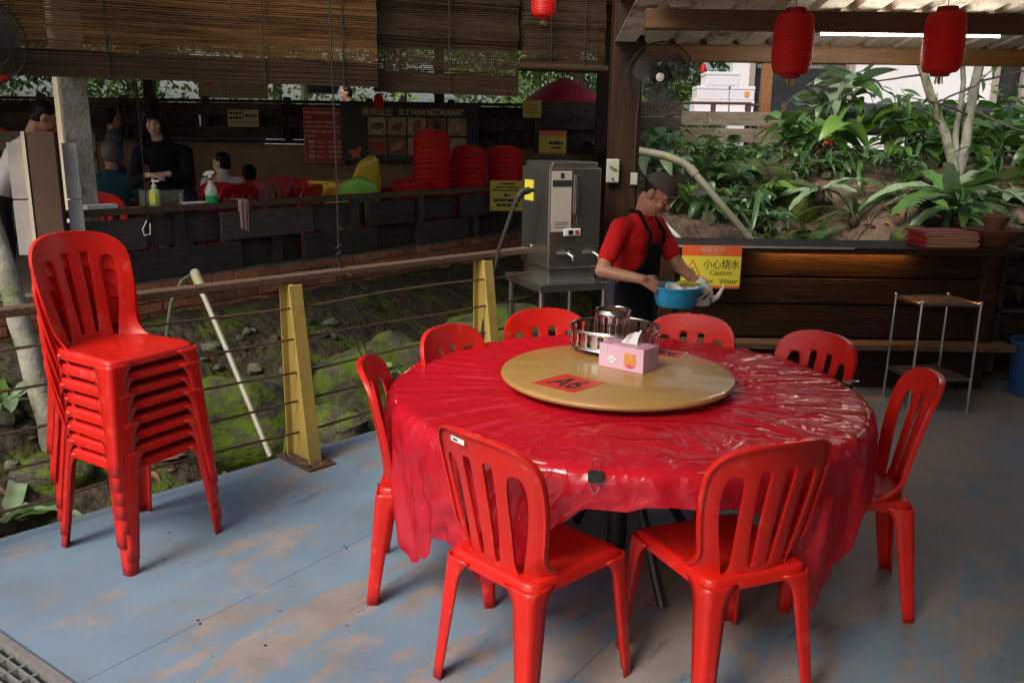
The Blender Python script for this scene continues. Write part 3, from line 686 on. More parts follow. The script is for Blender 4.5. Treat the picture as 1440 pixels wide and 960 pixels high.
# ================================================================== CHAIRS
def superell(t, p): return max(0., 1 - abs(t)**p)**(1/p)
def chair_parts():
    parts = []
    # --- seat: dished top, rounded rim, skirt
    N = 96
    def perim(a):
        ca, sa = math.cos(a), math.sin(a)
        k = (abs(ca)**13 + abs(sa)**13)**(-1/13); x, y = ca*k, sa*k
        hw = .186 + .012*y
        return x*hw, y*.197 + .004
    mb = MB()
    rings = [(.02, .431), (.25, .430), (.5, .432), (.72, .437), (.88, .442), (.955, .4425), (.985, .439), (1., .432), (1.012, .420), (1.018, .404), (1.0, .402), (.985, .406)]
    def sf(i, j):
        x, y = perim(2*math.pi*i/N); s, z = rings[j]
        if j < 7: z -= .012*max(0, y*s/.2)**2*0 + (.010*max(0, (y*s - .12)/.08)**2)
        elif j < 9: z -= .006*max(0, (y*s - .12)/.08)**2
        return (x*s, y*s, z)
    mb.grid(sf, N, len(rings), wrap=True); parts.append(('seat', mb.mesh('seat', 'plastic_red', 60), ))
    # --- legs: L section, tapering and splayed, filleted into the skirt
    for sx, sy in ((-1, 1), (1, 1), (-1, -1), (1, -1)):
        mb = MB(); hw = .186 + .012*sy
        cx, cy = sx*hw*1.008, sy*.197*1.008 + .004
        zs = [.420, .408, .394, .375, .36, .34, .31, .26, .2, .13, .06, 0]
        def lf(i, j):
            z = zs[j]; t = 1 - z/.43
            wd = .066*(1 - t) + .035*t; rc = .018*(1 - t) + .010*t
            fil = max(0, (z - .345)/.075); wd += .035*min(1, fil)**2.4
            ox, oy = sx*.026*t, sy*(.022 if sy > 0 else .040)*t
            if i == 0: p = (-wd, 0)
            elif i == 1: p = (-wd*.55 - rc*.3, 0)
            elif i == 2: p = (-rc, 0)
            elif i == 8: p = (0, -wd)
            elif i == 7: p = (0, -wd*.55 - rc*.3)
            elif i == 6: p = (0, -rc)
            else:
                a = (i - 2)/4*math.pi/2; p = (-rc + rc*math.sin(a), -rc + rc*math.cos(a))
            return (cx + ox + sx*p[0], cy + oy + sy*p[1], z)
        mb.grid(lf, 9, len(zs)); o = mb.build('leg', 'plastic_red', smooth=50)
        m = o.modifiers.new('s', 'SOLIDIFY'); m.thickness = .007; m.offset = 1 if sx*sy > 0 else 1; m.use_even_offset = True
        # thickness grows towards the inside of the L
        o.data.update(); me = baked(o); me.name = 'leg'; parts.append(('leg', me))
    # --- backrest
    def prof(v): return -.172 - .085*v**1.25 - .020*math.sin(math.pi*v)*0 + .0
    def W(v):
        if v < .70: return .170 + .040*math.sin(min(1, v/.70)*math.pi/2)**1.3 + .014*max(0, 1 - v/.15)**2
        return .210*superell((v - .70)/.30, 2.9)
    slots = [(-.605, -.575, .170, .080, .05, .775), (-.20, -.175, .090, .052, .10, .815), (.20, .175, .090, .052, .10, .815), (.605, .575, .170, .080, .05, .775)]
    def slot(k, v):
        ct, cb, ht, hb, vb, vt = slots[k]; t = (v - vb)/(vt - vb)
        c = cb + (ct - cb)*max(0, min(1, t))
        if t <= 0 or t >= 1: return c, 0.
        e = superell(2*t - 1, 7) if k in (1, 2) else superell(2*t - 1, 3.0)
        return c, (hb + (ht - hb)*t**.9)*e
    vs = set([0, 1])
    for i in range(1, 24): vs.add(i/24)
    for s in slots:
        vb, vt = s[4], s[5]; d = vt - vb
        for e in (0, .004, .012, .025, .045, .07): vs.add(vb + e*d); vs.add(vt - e*d)
    for e in (.0008, .003, .008, .016, .03, .05): vs.add(1 - e)
    vs = sorted(vs); SUB = 3
    def S3(u, v):
        w_ = W(v); x = u*w_
        z = .418 + .452*v - .0*u
        y = prof(v) + (.052 - .012*v)*(x/.19)**2 + .115*max(0, 1 - v/.26)**2.2*(abs(u)**6)
        return Vector((x, y, z))
    mb = MB(); ncol = None
    def cols(v):
        E = []; edges = [-1.]
        for k in range(4): c, h = slot(k, v); edges += [c - h, c + h]
        edges.append(1.); return edges
    rows = []
    for v in vs:
        e = cols(v); row = []
        row.append(S3(-1, v) + Vector((0, -.020, 0)))
        for k in range(5):
            a, b = e[2*k], e[2*k + 1]
            row.append([S3(a + (b - a)*q/SUB, v) for q in range(SUB + 1)])
        row.append(S3(1, v) + Vector((0, -.020, 0))); rows.append(row)
    P = []; F = []
    def quad(a, b, c, d):
        o = len(P); P.extend([a, b, c, d]); F.append((o, o + 1, o + 2, o + 3))
    for j in range(len(rows) - 1):
        A, B = rows[j], rows[j + 1]
        for k in range(1, 6):
            for q in range(SUB): quad(A[k][q], A[k][q + 1], B[k][q + 1], B[k][q])
        quad(A[0], A[1][0], B[1][0], B[0]); quad(A[5][SUB], A[6], B[6], B[5][SUB])
    mb.add(P, F); me = mb.mesh('backrest', 'plastic_red', 60, merge=2e-5)
    bm = bmesh.new(); bm.from_mesh(me); bmesh.ops.recalc_face_normals(bm, faces=bm.faces)
    if sum(f.normal.y for f in bm.faces) < 0: bmesh.ops.reverse_faces(bm, faces=bm.faces)
    bm.to_mesh(me); bm.free()
    o = link('backrest', me); m = o.modifiers.new('s', 'SOLIDIFY'); m.thickness = .009; m.offset = -1
    b = o.modifiers.new('b', 'BEVEL'); b.width = .0022; b.segments = 2; b.angle_limit = R(50)
    me = baked(o); me.name = 'backrest'
    me.polygons.foreach_set('use_smooth', [True]*len(me.polygons)); me.set_sharp_from_angle(angle=R(70)); parts.append(('backrest', me))
    return parts
CP = chair_parts()
def chair(label, x, y, face, z=0., group='red plastic chairs round the table', tilt=None):
    """face: direction the sitter looks (x,y)"""
    rz = math.atan2(face[1], face[0]) - math.pi/2
    t = thing('plastic_chair', label, 'chair', (x, y, z), rz, group)
    for n, me in CP: link(n, me, t)
    return t
c_fl = chair('red plastic chair with a white sticker on its back, tucked under the tablecloth', .075, 2.39, (.70, .71))
stk = MB().box((0, 0, 0), (.048, .0015, .016)).build('sticker', 'white_paper', c_fl, smooth=0, loc=(-.045, -.272, .838)); stk.rotation_euler = (R(12), R(8), R(8))
st2 = MB().box((0, 0, 0), (.016, .001, .006)).build('print_mark', 'ink_black', stk, smooth=0, loc=(-.008, -.001, 0))
chair('red plastic chair next to the chair with the sticker, back to the drain', .66, 2.415, (-.36, .93))
chair('red plastic chair at the table edge opposite the yellow posts, back seen edge on', 1.255, 2.95, (-.975, .2))
chair('red plastic chair half under the tablecloth on the chair stack side', -.285, 2.985, (.99, .04))
chair('red plastic chair at the table in front of the yellow posts', -.09, 3.43, (.83, -.56))
chair('red plastic chair at the table in front of the water heater stand', .215, 3.75, (.27, -.96))
chair('red plastic chair at the table right in front of the man in the apron', .745, 3.68, (-.45, -.89))
chair('red plastic chair at the table in front of the metal rack', 1.13, 3.42, (-.87, -.48))
ordn = ['lowest', 'second from the bottom', 'third from the bottom', 'fourth from the bottom', 'fourth from the top', 'third from the top', 'second from the top', 'topmost']
for i in range(8):
    t = chair('red plastic chair, %s of the tall stack beside the cable railing' % ordn[i], -1.545 - .0022*i, 3.26 + .001*i, (.87, -.48), z=.0575*i, group='stacked red chairs by the railing')
    t.rotation_euler[2] += [0, .014, -.018, .010, -.012, .022, -.010, .006][i]; t.location.x += [0, .004, -.003, .002, .005, -.004, .002, -.003][i]; t.rotation_euler[0] = [0, .004, -.004, .003, .006, -.003, .004, -.006][i]

# ================================================================== TABLE
TC = Vector((.43, 3.115, 0)); TR = .88
tb = thing('round_table', 'round banquet table on dark folding legs under the red plastic cloth', 'table', TC)
MB().lathe([(0, .715), (TR - .01, .715), (TR, .722), (TR, .738), (TR - .006, .744), (0, .744)], 64).build('tabletop', 'plywood', tb)
for k in range(4):
    a = R(20 + 90*k); d = Vector((math.cos(a), math.sin(a), 0))
    MB().tube([d*.10 + V(0, 0, .71), d*.12 + V(0, 0, .42), d*.38 + V(0, 0, .016)], [.022, .022, .020], 10).build('leg', 'black_plastic', tb)
MB().tube([V(0, 0, .06), V(0, 0, .71)], .04, 14).build('column', 'black_plastic', tb)
MB().lathe([(.13, .38), (.14, .39), (.14, .40), (.13, .41), (.12, .40), (.12, .39), (.13, .38)], 32).build('brace_ring', 'black_plastic', tb)

# cloth: a square plastic sheet over the round top; corners hang low, side middles are short
cl = MB(); NT = 420
TH0 = R(-101); HS = .968
HANG = [(-180, .30), (-168, .42), (-157, .55), (-147, .48), (-137, .34), (-128, .36), (-118, .43), (-110, .32), (-105, .16), (-101, .105), (-90, .09), (-80, .10), (-72, .13), (-65, .22), (-56, .44), (-49, .54), (-41, .40), (-30, .30), (-20, .25), (-8, .16), (15, .18), (35, .4), (50, .45), (70, .2), (90, .14), (110, .25), (130, .45), (150, .3), (165, .3), (180, .34)]
def hang(th):
    d = (math.degrees(th) + 180) % 360 - 180
    for (a, u), (b, v) in zip(HANG, HANG[1:]):
        if a <= d <= b: t = (d - a)/(b - a); t = t*t*(3 - 2*t); return u + (v - u)*t
    return .3
nr, nh = 46, 34
def fn3(x, y, s, o=0.): return noise.noise(Vector((x*s, y*s, o)))
def cloth_pt(i, j):
    th = 2*math.pi*i/NT; c, s = math.cos(th), math.sin(th)
    if j < nr:
        r = TR*(j/(nr - 1))**.85; x, y = r*c, r*s
        amp = min(1, max(0, (r - .40)/.15))
        # creases run outwards from the turntable, more of them on the side of the counter
        cr = abs(noise.noise(Vector((th*5.2, r*1.3, 1.7)))); cr2 = abs(noise.noise(Vector((th*11, r*2.2, 4.7)))); 
        sd = .55 + .45*max(0, math.cos(th - R(5)))
        z = .748 + amp*sd*(.010*max(0, .22 - cr)/.22 + .005*max(0, .2 - cr2)/.2) + amp*.003*fn3(x, y, 5)
        if r > TR - .03: z -= .008*((r - TR + .03)/.03)**2
        return (x, y, z)
    t = (j - nr + 1)/nh
    L = hang(th) + .012*noise.noise(Vector((c*9, s*9, 0)))
    q = (th - TH0) % (math.pi/2) ; cornerness = max(0, 1 - abs(q - math.pi/4)/(math.pi/4))
    d = t*L
    fold = math.sin(th*26 + 2.2*noise.noise(Vector((c*2, s*2, 3)))) *.5 + .8*noise.noise(Vector((th*9, t*.8, 9)))
    fold2 = noise.noise(Vector((th*24, t*2.2, 2)))
    grow = min(1, d/.22)
    r = TR + .010 + .012*math.sin(min(1, d/.05)*math.pi/2) + grow*(.022*fold + .016*fold2 + .012*abs(noise.noise(Vector((th*14 + t*3, t*4, 5))))) - .10*cornerness**1.5*max(0, d - .08)*1.2
    r += .008*noise.noise(Vector((c*14, s*14, d*16)))
    # corner cloth gathers towards its own middle as it hangs
    mid = TH0 + math.pi/4 + math.floor((th - TH0)/(math.pi/2))*math.pi/2
    dth = ((th - mid + math.pi) % (2*math.pi)) - math.pi
    th2 = mid + dth*(1 - .22*min(1, d/.45)) if d > 0 else th
    # pulled up and clipped near the binder clip
    z = .740 - d
    if d < .05: z = .740 - d*.92
    return (r*math.cos(th2), r*math.sin(th2), z)
cl.grid(cloth_pt, NT, nr + nh, wrap=True)
co = cl.build('tablecloth', 'table_plastic', smooth=180, loc=TC, merge=1e-5)
tag(co, 'crinkled red plastic sheet draped over the round table', 'tablecloth')
# binder clip on the near edge
ca = R(-102); cp = TC + Vector((math.cos(ca), math.sin(ca), 0))*(TR + .026)
bc = thing('binder_clip', 'black binder clip holding the red plastic sheet to the table edge', 'clip', (cp.x, cp.y, .738), ca + math.pi/2)
MB().prism([(-.011, -.016), (.011, -.016), (.014, .012), (-.002, .016), (-.014, .012)], -.021, .021, Matrix.Rotation(R(90), 4, 'Y') @ Matrix.Rotation(R(90), 4, 'Z')).build('jaw', 'black_plastic', bc, smooth=0)
for s in (1, -1): MB().tube([(-.010, s*.008, .012*s), (-.012, s*.012, .030*s), (-.005, s*.016, .046*s), (.005, s*.016, .046*s), (.012, s*.012, .030*s), (.010, s*.008, .012*s)], .0016, 6).build('wire_arm', 'chrome', bc)
# second clip at the right edge
ca = R(4); cp = TC + Vector((math.cos(ca), math.sin(ca), 0))*(TR + .012)
bc = thing('binder_clip', 'small dark clip on the tablecloth edge by the edge on chair', 'clip', (cp.x, cp.y, .744), ca + math.pi/2)
MB().box((0, .008, 0), (.045, .03, .022)).build('jaw', 'black_plastic', bc, smooth=0, bevel=.004)
for s in (1, -1): MB().tube([(-.010, 0, .012*s), (-.012, -.02, .014*s), (0, -.04, .015*s), (.012, -.02, .014*s), (.010, 0, .012*s)], .0014, 6).build('wire_arm', 'chrome', bc)

# turntable with number cards
ts = thing('lazy_susan', 'round golden wood turntable in the middle of the red table', 'turntable', (.405, 3.145, .757))
MB().lathe([(0, 0), (.16, 0), (.16, .014), (0, .014)], 32).build('bearing', 'steel_dark', ts)
MB().lathe([(0, .014), (.425, .014), (.441, .018), (.446, .027), (.443, .036), (.434, .041), (.424, .0405), (.418, .0425), (0, .0425)], 96).build('disc', 'turntable_wood', ts)
def card(pts, mat, body, mirror=False, edge=None):
    P = [Vector((x - .405, y - 3.145, .0429)) for x, y in pts]
    o = (P[0] + P[2])/2; X = (P[1] - P[0]); Y = (P[3] - P[0]); 
    m = MB(); m.add([p - o for p in P] + [p - o + V(0, 0, .0008) for p in P], [(3, 2, 1, 0), (4, 5, 6, 7), (0, 1, 5, 4), (1, 2, 6, 5), (2, 3, 7, 6), (3, 0, 4, 7)])
    c = m.build('number_card', mat, ts, smooth=0, loc=o)
    if edge:
        e = MB(); e.add([(p - o)*1.12 - V(0, 0, .0002) for p in P] + [(p - o)*1.12 + V(0, 0, .0003) for p in P], [(3, 2, 1, 0), (4, 5, 6, 7), (0, 1, 5, 4), (1, 2, 6, 5), (2, 3, 7, 6), (3, 0, 4, 7)]); e.build('border', edge, c, smooth=0)
    me = text_mesh(body, 1., 'ink_black', ext=0, bold=.012); bb = [v.co for v in me.vertices]
    x0 = min(b.x for b in bb); x1 = max(b.x for b in bb); y0 = min(b.y for b in bb); y1 = max(b.y for b in bb)
    for v in me.vertices:
        u = (v.co.x - x0)/(x1 - x0); w_ = (v.co.y - y0)/(y1 - y0)
        v.co = (P[0] - o) + X*(.17 + .66*u) + Y*(.17 + .66*w_) + V(0, 0, .0014)
    link('lettering', me, c)
card([(.072, 2.948), (.216, 2.830), (.344, 2.962), (.203, 3.076)], 'sticker_red', 'A6')
card([(.731, 3.435), (.616, 3.50), (.56, 3.40), (.68, 3.335)], 'sticker_red', 'A6', edge='cream_paper')

# tissue box
bx = thing('tissue_box', 'pink tissue box with bears and small logo panels on the turntable', 'tissue box', (.342, 3.21, .8000), math.atan2(3.087 - 3.21, .497 - .342))
BL, BD, BH = .198, .112, .092
MB().box((BL/2, BD/2, BH/2), (BL, BD, BH)).build('carton', 'pink_card', bx, smooth=0, bevel=.0015)
MB().lathe([(0, 0), (.055, 0), (.055, .0008), (0, .0008)], 28, (0, 0, 0)).build('opening', 'pink_dark', bx, loc=(BL/2, BD/2, BH + .0002)).scale = (1, .55, 1)
for x, w_ in ((.025, .045), (.175, .04)): MB().box((x, BD/2, BH + .0005), (w_, BD*.9, .0008)).build('print_patch', 'pink_dark', bx, smooth=0)
ti = MB()
def tis(i, j):
    u = i/10 - .5; v = j/8
    return (BL/2 + u*.075*(1 - .25*v) + .012*v, BD/2 + .018*math.sin(u*7) *v + .012*math.sin(u*15 + 2)*v + .02*v*v, BH - .002 + v*.042 + .006*math.sin(u*6 + 1)*v + (.012 if u > .3 else 0)*v)
ti.grid(tis, 11, 9); ti.build('tissue', 'tissue', bx, smooth=180)
def panel(par, poly, y, mat, name='print_patch', mtx=None):
    m = MB(); m.prism(poly, 0, .0006, mtx or fb(None, 0, 0, y)); return m.build(name, mat, par, smooth=0)
def rect(x0, x1, z0, z1): return [(x0, z0), (x1, z0), (x1, z1), (x0, z1)]
panel(bx, rect(.010, .038, .066, .083), -.0002, 'ink_black'); panel(bx, rect(.0112, .0368, .0672, .0818), -.0006, 'white_paper')
text(bx, 'NSK', .011, 'ink_black', fb(None, .024, .0745, -.0014), ext=.0002, bold=.01)
cloud = [(.047 + .022*math.cos(a)*(1 + .18*math.sin(3*a)) + .012, .036 + .013*math.sin(a)*(1 + .25*math.cos(4*a))) for a in [2*math.pi*k/28 for k in range(28)]]
cloud2 = [(.059 + (x - .059)*1.07, .036 + (z - .036)*1.09) for x, z in cloud]
panel(bx, cloud2, -.0002, 'ink_grey'); panel(bx, cloud, -.0006, 'white_paper')
for z in (.040, .032): panel(bx, rect(.045, .074, z - .0011, z + .0011), -.0012, 'ink_grey')
def blob(cx, cz, rx, rz_, n=14): return [(cx + rx*math.cos(2*math.pi*k/n), cz + rz_*math.sin(2*math.pi*k/n)) for k in range(n)]
panel(bx, blob(.140, .024, .023, .013), -.0002, 'rose_print')
for cx in (.126, .154):
    panel(bx, blob(cx, .040, .014, .017), -.0008, 'orange_print'); panel(bx, blob(cx, .058, .011, .009), -.0012, 'orange_print')
    for e in (-.007, .007): panel(bx, blob(cx + e, .067, .004, .005), -.0010, 'orange_print')
mt = Matrix.Translation((BL, 0, 0)) @ Matrix.Rotation(R(90), 4, 'Z') @ Matrix.Rotation(R(90), 4, 'X')
for poly, y, mm in ((rect(.036, .076, .052, .072), .0002, 'ink_black'), (rect(.0375, .0745, .0535, .0705), .0006, 'white_paper')):
    panel(bx, poly, 0, mm, mtx=Matrix.Translation((y, 0, 0)) @ mt)
text(bx, 'NSK', .014, 'ink_black', Matrix.Translation((.0015, .056, .062)) @ mt, ext=.0002, bold=.01)

# warmer stands: pierced metal rings
def pierced(r, z0, z1, ns, thick=.0012):
    vs = [0, .08, .12] + [.14, .16, .20, .26, .32, .38, .44, .50, .56, .62, .68, .74, .80, .84, .86] + [.9, 1.0]
    def half(v):
        if v <= .14 or v >= .86: return 0.
        t = (v - .14)/.72
        return .23*(.36 + .64*abs(2*t - 1)**1.4)*superell(2*t - 1, 5)
    P = []; F = []
    def pt(u, v): a = 2*math.pi*u/ns; return Vector((r*math.cos(a), r*math.sin(a), z0 + (z1 - z0)*v))
    for k in range(ns):
        for j in range(len(vs) - 1):
            a, b = vs[j], vs[j + 1]; ha, hb = half(a), half(b)
            for e0a, e1a, e0b, e1b in ((k - .5, k - ha, k - .5, k - hb), (k + ha, k + .5, k + hb, k + .5)):
                for q in range(2):
                    o = len(P)
                    P += [pt(e0a + (e1a - e0a)*q/2, a), pt(e0a + (e1a - e0a)*(q + 1)/2, a), pt(e0b + (e1b - e0b)*(q + 1)/2, b), pt(e0b + (e1b - e0b)*q/2, b)]; F.append((o, o + 1, o + 2, o + 3))
    m = MB(); m.add(P, F); return m
def warmer(label, loc, r, h, ns, feet):
    t = thing('warmer_stand', label, 'stand', loc)
    o = pierced(r, .022 if feet else 0, h, ns).build('ring', 'chrome', t, smooth=40, merge=1e-5)
    s = o.modifiers.new('s', 'SOLIDIFY'); s.thickness = .0015; s.offset = 0; o.data.materials.append(MATS['rust']); s.material_offset = 1  # inner face takes the rust colour to stand in for shade inside
    for z in ((.022 if feet else 0) + .001, h): 
        MB().tube([(r*math.cos(2*math.pi*k/48), r*math.sin(2*math.pi*k/48), z) for k in range(48)], .0035, 6, closed=True).build('rim', 'chrome', t)
    if feet:
        for k in range(4):
            a = R(-112 + 90*k); c = (r*.93*math.cos(a), r*.93*math.sin(a), 0); MB().lathe([(0, 0), (.014, 0), (.016, .006), (.010, .014), (.010, .022), (0, .022)], 14, c).build('foot', 'chrome', t)
    MB().lathe([(0, .030), (r*.97, .030), (r*.97, .032), (0, .032)], 40, (0, 0, 0)).build('tray', 'steel_dark', t)
    return t
warmer('wide pierced steel warmer ring standing on the turntable rim', (.435, 3.50, .7995), .188, .098, 22, True)
warmer('small pierced steel warmer ring sitting inside the wide one', (.425, 3.50, .832), .073, .135, 12, False)
# ================================================================== BAMBOO BLINDS
def blind(label, p0, p1, zb, zt, mat, pitch=.0125, roll=.06, seed=1, cords=(.15, .5, .85), flap=.13, wob=0.):
    p0 = Vector((*p0, 0)); p1 = Vector((*p1, 0)); d = p1 - p0; L = d.length; u = d.normalized(); n = Vector((u.y, -u.x, 0))
    t = thing('bamboo_blind', label, 'blind', p0 + V(0, 0, zb))
    rs = random.Random(seed); sl = MB(); k = int((zt - zb - flap)/pitch)
    for i in range(k):
        z = flap + (i + .5)*pitch; seg = 9; h = pitch*rs.uniform(.62, .98)
        P = []; F = []
        y0 = .012*math.sin(i*.35) + rs.uniform(-.002, .002)
        for q in range(seg + 1):
            x = L*q/seg; zz = z + .0022*math.sin(q*1.3 + i*.7) + rs.uniform(-.0009, .0009); b = u*x + n*(y0 + .015*math.sin(q*.9 + wob) + wob*.02*math.sin(x*5))
            for dy, dz in ((-.002, -h/2), (.002, -h/2), (.002, h/2), (-.002, h/2)): P.append(b + n*dy + V(0, 0, zz + dz))
        for q in range(seg):
            for e in range(4): F.append((q*4 + e, q*4 + (e + 1) % 4, q*4 + 4 + (e + 1) % 4, q*4 + 4 + e))
        sl.add(P, F)
    stuff(sl.build('slats', mat, t, smooth=0))
    # folded bottom flap: many slats lapped over each other
    fl_ = MB()
    for lay in range(3):
        for i in range(int(flap/.011) + 2):
            z = (i + .5)*.011 - .01*lay; o = n*(.012*(lay - 1) + rs.uniform(-.003, .003)); fl_.bar(o + V(0, 0, z), u*L + o + V(0, 0, z + rs.uniform(-.003, .003)), .006, .0098)
    stuff(fl_.build('bottom_flap', 'bamboo_dark', t, smooth=0))
    if roll: MB().tube([n*.02 + u*-.02 + V(0, 0, .0), n*.02 + u*(L + .02) + V(0, 0, .0)], roll/2, 12).build('roll', 'bamboo_dark', t)
    for c in cords:
        MB().tube([u*L*c + n*.03 + V(0, 0, -.02), u*L*c + n*.025 + V(0, 0, (zt - zb))], .004, 6).build('cord', 'rope', t)
    return t, u, n, L
b1, u1, n1, L1 = blind('long brown bamboo blind hanging above the woman at the railing', (-3.05, 5.12), (-.92, 5.86), 2.005, 3.02, 'bamboo', seed=3, roll=0, cords=(.06, .28, .68, .9))
blind('dark bamboo blind hanging over the food banner', (-.955, 5.96), (.015, 6.30), 1.985, 3.02, 'bamboo_dark', seed=5, roll=0, cords=(.5,), flap=.10, wob=.5)
blind('short dark bamboo blind rolled higher over the red umbrella', (.03, 6.34), (.64, 6.46), 2.17, 3.02, 'bamboo_dark', seed=8, roll=.055, cords=(.35, .75), flap=.05)
# hanging cords tied to the railings
for x, y, zb, lab in ((-2.47, 5.72, 1.10, 'grey pull cord of the bamboo blind tied to the plank railing'), (-.96, 4.62, .98, 'dark pull cord hanging from the roof to the brown handrail')):
    c = thing('pull_cord', lab, 'cord', (x, y, zb))
    MB().tube([(0, 0, -.02), (.004, 0, .5), (-.003, 0, 1.2), (0, .0, 2.0)], .0045, 6).build('line', 'rope', c)
    MB().tube([(.012*math.cos(a), .012*math.sin(a), .03 + .006*a) for a in [k*.7 for k in range(20)]], .005, 5).build('knot', 'rope', c)
    if y > 5: MB().tube([(0, -.01, .0), (-.03, -.02, -.06), (-.02, -.02, -.10), (.02, -.02, -.09), (.02, -.01, -.02)], .003, 5).build('loop', 'white_plastic', c)

# ================================================================== LANTERNS, LAMP, FANS
def lantern(label, x, y, z, group=None, s=1., cord=.3, small=False):
    t = thing('paper_lantern', label, 'lantern', (x, y, z), 0, group)
    R_, H_ = .095*s, .285*s; pr_ = []; nb = 26
    for i in range(nb*2 + 1):
        v = i/(nb*2); e = superell(2*v - 1, 3.4); r = R_*(.48 + .52*e) + (.0022*s if i % 2 else 0); pr_.append((r, .02*s + H_*v))
    MB().lathe(pr_, 36).build('shade', 'lantern_red', t, smooth=20)
    MB().lathe([(0, .006*s), (R_*.44, .006*s), (R_*.50, .022*s), (0, .022*s)], 24).build('base_ring', 'umbrella_red', t)
    MB().lathe([(0, H_ + .018*s), (R_*.52, H_ + .018*s), (R_*.5, H_ + .04*s), (0, H_ + .04*s)], 24).build('cap_ring', 'umbrella_red', t)
    ta = MB(); rs = random.Random(int(x*100))
    for k in range(26): a = rs.uniform(0, 6.28); q = rs.uniform(0, R_*.22); ta.tube([(q*math.cos(a), q*math.sin(a), .01), (q*1.3*math.cos(a), q*1.3*math.sin(a), -.035*s*rs.uniform(.6, 1))], .0018, 4)
    stuff(ta.build('tassel', 'gold', t))
    MB().tube([(0, 0, H_ + .03*s), (0, 0, H_ + cord)], .002, 5).build('string', 'black_plastic', t)
    return t
lantern('red paper lantern hanging in front of the dark doorway', 1.335, 4.3, 1.965, cord=.23)
lantern('red paper lantern hanging in front of the white trunked tree', 2.075, 4.33, 1.985, cord=.21)
lantern('red paper lantern against the dark blind, cut by the picture top', .165, 5.55, 2.385, cord=.4, s=.8)
lantern('small red lantern between the blind and the food banner', -1.75, 11.2, 2.02, s=.62, cord=.75)
lantern('tiny red lantern ornament hanging by the foam boxes', 3.05, 14.4, 2.78, s=.45, cord=.5)
lantern('tiny red lantern ornament hanging at the dark doorway', 5.12, 14.4, 2.78, s=.42, cord=.5)
lantern('red lantern hanging beside the black fan', -3.72, 6.4, 2.02, s=.6, cord=.6)
tl = thing('tube_light', 'lit fluorescent tube light under the canopy sheets', 'light', (2.2, 5.0, 2.285))
MB().box((0, 0, .012), (1.06, .03, .03)).build('housing', 'white_plastic', tl, smooth=0, bevel=.004)
MB().tube([(-.5, 0, -.018), (.5, 0, -.018)], .012, 10).build('tube', 'tube_lamp', tl)
for x in (-.515, .515): MB().box((x, 0, -.016), (.03, .028, .03)).build('socket', 'white_plastic', tl, smooth=0)
MB().tube([(-.05, 0, .02), (-.05, 0, .145)], .003, 5).build('hanger', 'black_plastic', tl)

def fan(label, loc, tgt, rad=.205, bracket=True):
    t = thing('wall_fan', label, 'fan', loc)
    z = (Vector(tgt) - Vector(loc)).normalized(); x = Vector((0, 0, 1)).cross(z).normalized(); y = z.cross(x)
    Rm = Matrix((x, y, z)).transposed()
    def T(p): return Rm @ Vector(p)
    cg = MB()
    for k in range(84):
        a = 2*math.pi*k/84; ca, sa = math.cos(a), math.sin(a)
        cg.tube([T((rad*f*ca, rad*f*sa, zz)) for f, zz in ((.2, .075), (.6, .068), (.9, .045), (1., 0), (.9, -.045), (.5, -.06), (.2, -.06))], .0015, 4, cap=False)
    for f, zz in ((1., 0), (.62, .067), (.22, .075)):
        cg.tube([T((rad*f*math.cos(2*math.pi*k/40), rad*f*math.sin(2*math.pi*k/40), zz)) for k in range(40)], .0045 if f == 1 else .002, 6, closed=True)
    stuff(cg.build('cage', 'black_plastic', t))
    for k in range(3):
        b = MB(); a0 = 2*math.pi*k/3 + .5
        def bf(i, j):
            r = .03 + (rad*.85 - .03)*j/6; w_ = (.25 + .5*math.sin(math.pi*min(1, j/6*.8 + .1))); a = a0 + (i/5 - .5)*w_*2; return T((r*math.cos(a), r*math.sin(a), .02 + .03*(i/5 - .5)))
        b.grid(bf, 6, 7); b.build('blade', 'fan_blade', t, smooth=180)
    MB().lathe([(0, .083), (.018, .083), (.026, .078), (.026, .070), (0, .07)], 20, mat=Rm.to_4x4()).build('badge', 'white_plastic', t)
    MB().lathe([(0, -.06), (.06, -.06), (.065, -.10), (.05, -.15), (0, -.16)], 20, mat=Rm.to_4x4()).build('motor', 'black_plastic', t)
    if bracket:
        back = T((0, 0, -.14)); MB().tube([back, back + V(-.02, .05, -.06), back + V(-.06, .09, -.1)], .018, 8).build('bracket', 'black_plastic', t)
    return t
fan('black caged wall fan mounted on the dark timber post', (.905, 5.52, 2.06), (.45, 3.2, 1.75))
f2 = fan('black caged fan at the end of the long bamboo blind', (-2.93, 4.85, 2.14), (-1.2, 2.6, 1.7), rad=.23, bracket=False)

# ================================================================== COUNTER
ct = thing('wooden_counter', 'dark plank fronted counter with a thin painted sheen line before the garden', 'counter', (1.0, 5.7, 0))
MB().box((1.22, .17, .983), (2.50, .50, .022)).build('countertop', 'counter_wood', ct, smooth=0, bevel=.004)
MB().box((.62, -.083, .9905), (1.30, .012, .012)).build('sheen_strip', 'counter_sheen', ct, smooth=0)  # pale strip painted in for light reflected along the countertop
MB().box((2.45, .17, .955), (.16, .44, .04)).build('end_block', 'counter_wood', ct, smooth=0)
for z0, z1, y in ((.78, .965, .03), (.595, .775, .022), (.36, .59, .026)):
    MB().box((1.18, y, (z0 + z1)/2), (2.30, .035, z1 - z0 - .006)).build('plank', 'counter_wood', ct, smooth=0, bevel=.006)
MB().box((1.22, -.03, .325), (2.42, .20, .045)).build('footrest', 'rail_wood', ct, smooth=0, bevel=.008)
MB().box((1.18, .06, .15), (2.26, .05, .30)).build('plank', 'counter_wood', ct, smooth=0)
MB().box((2.24, -.005, .62), (.10, .05, .66)).build('stile', 'counter_wood', ct, smooth=0, bevel=.004)
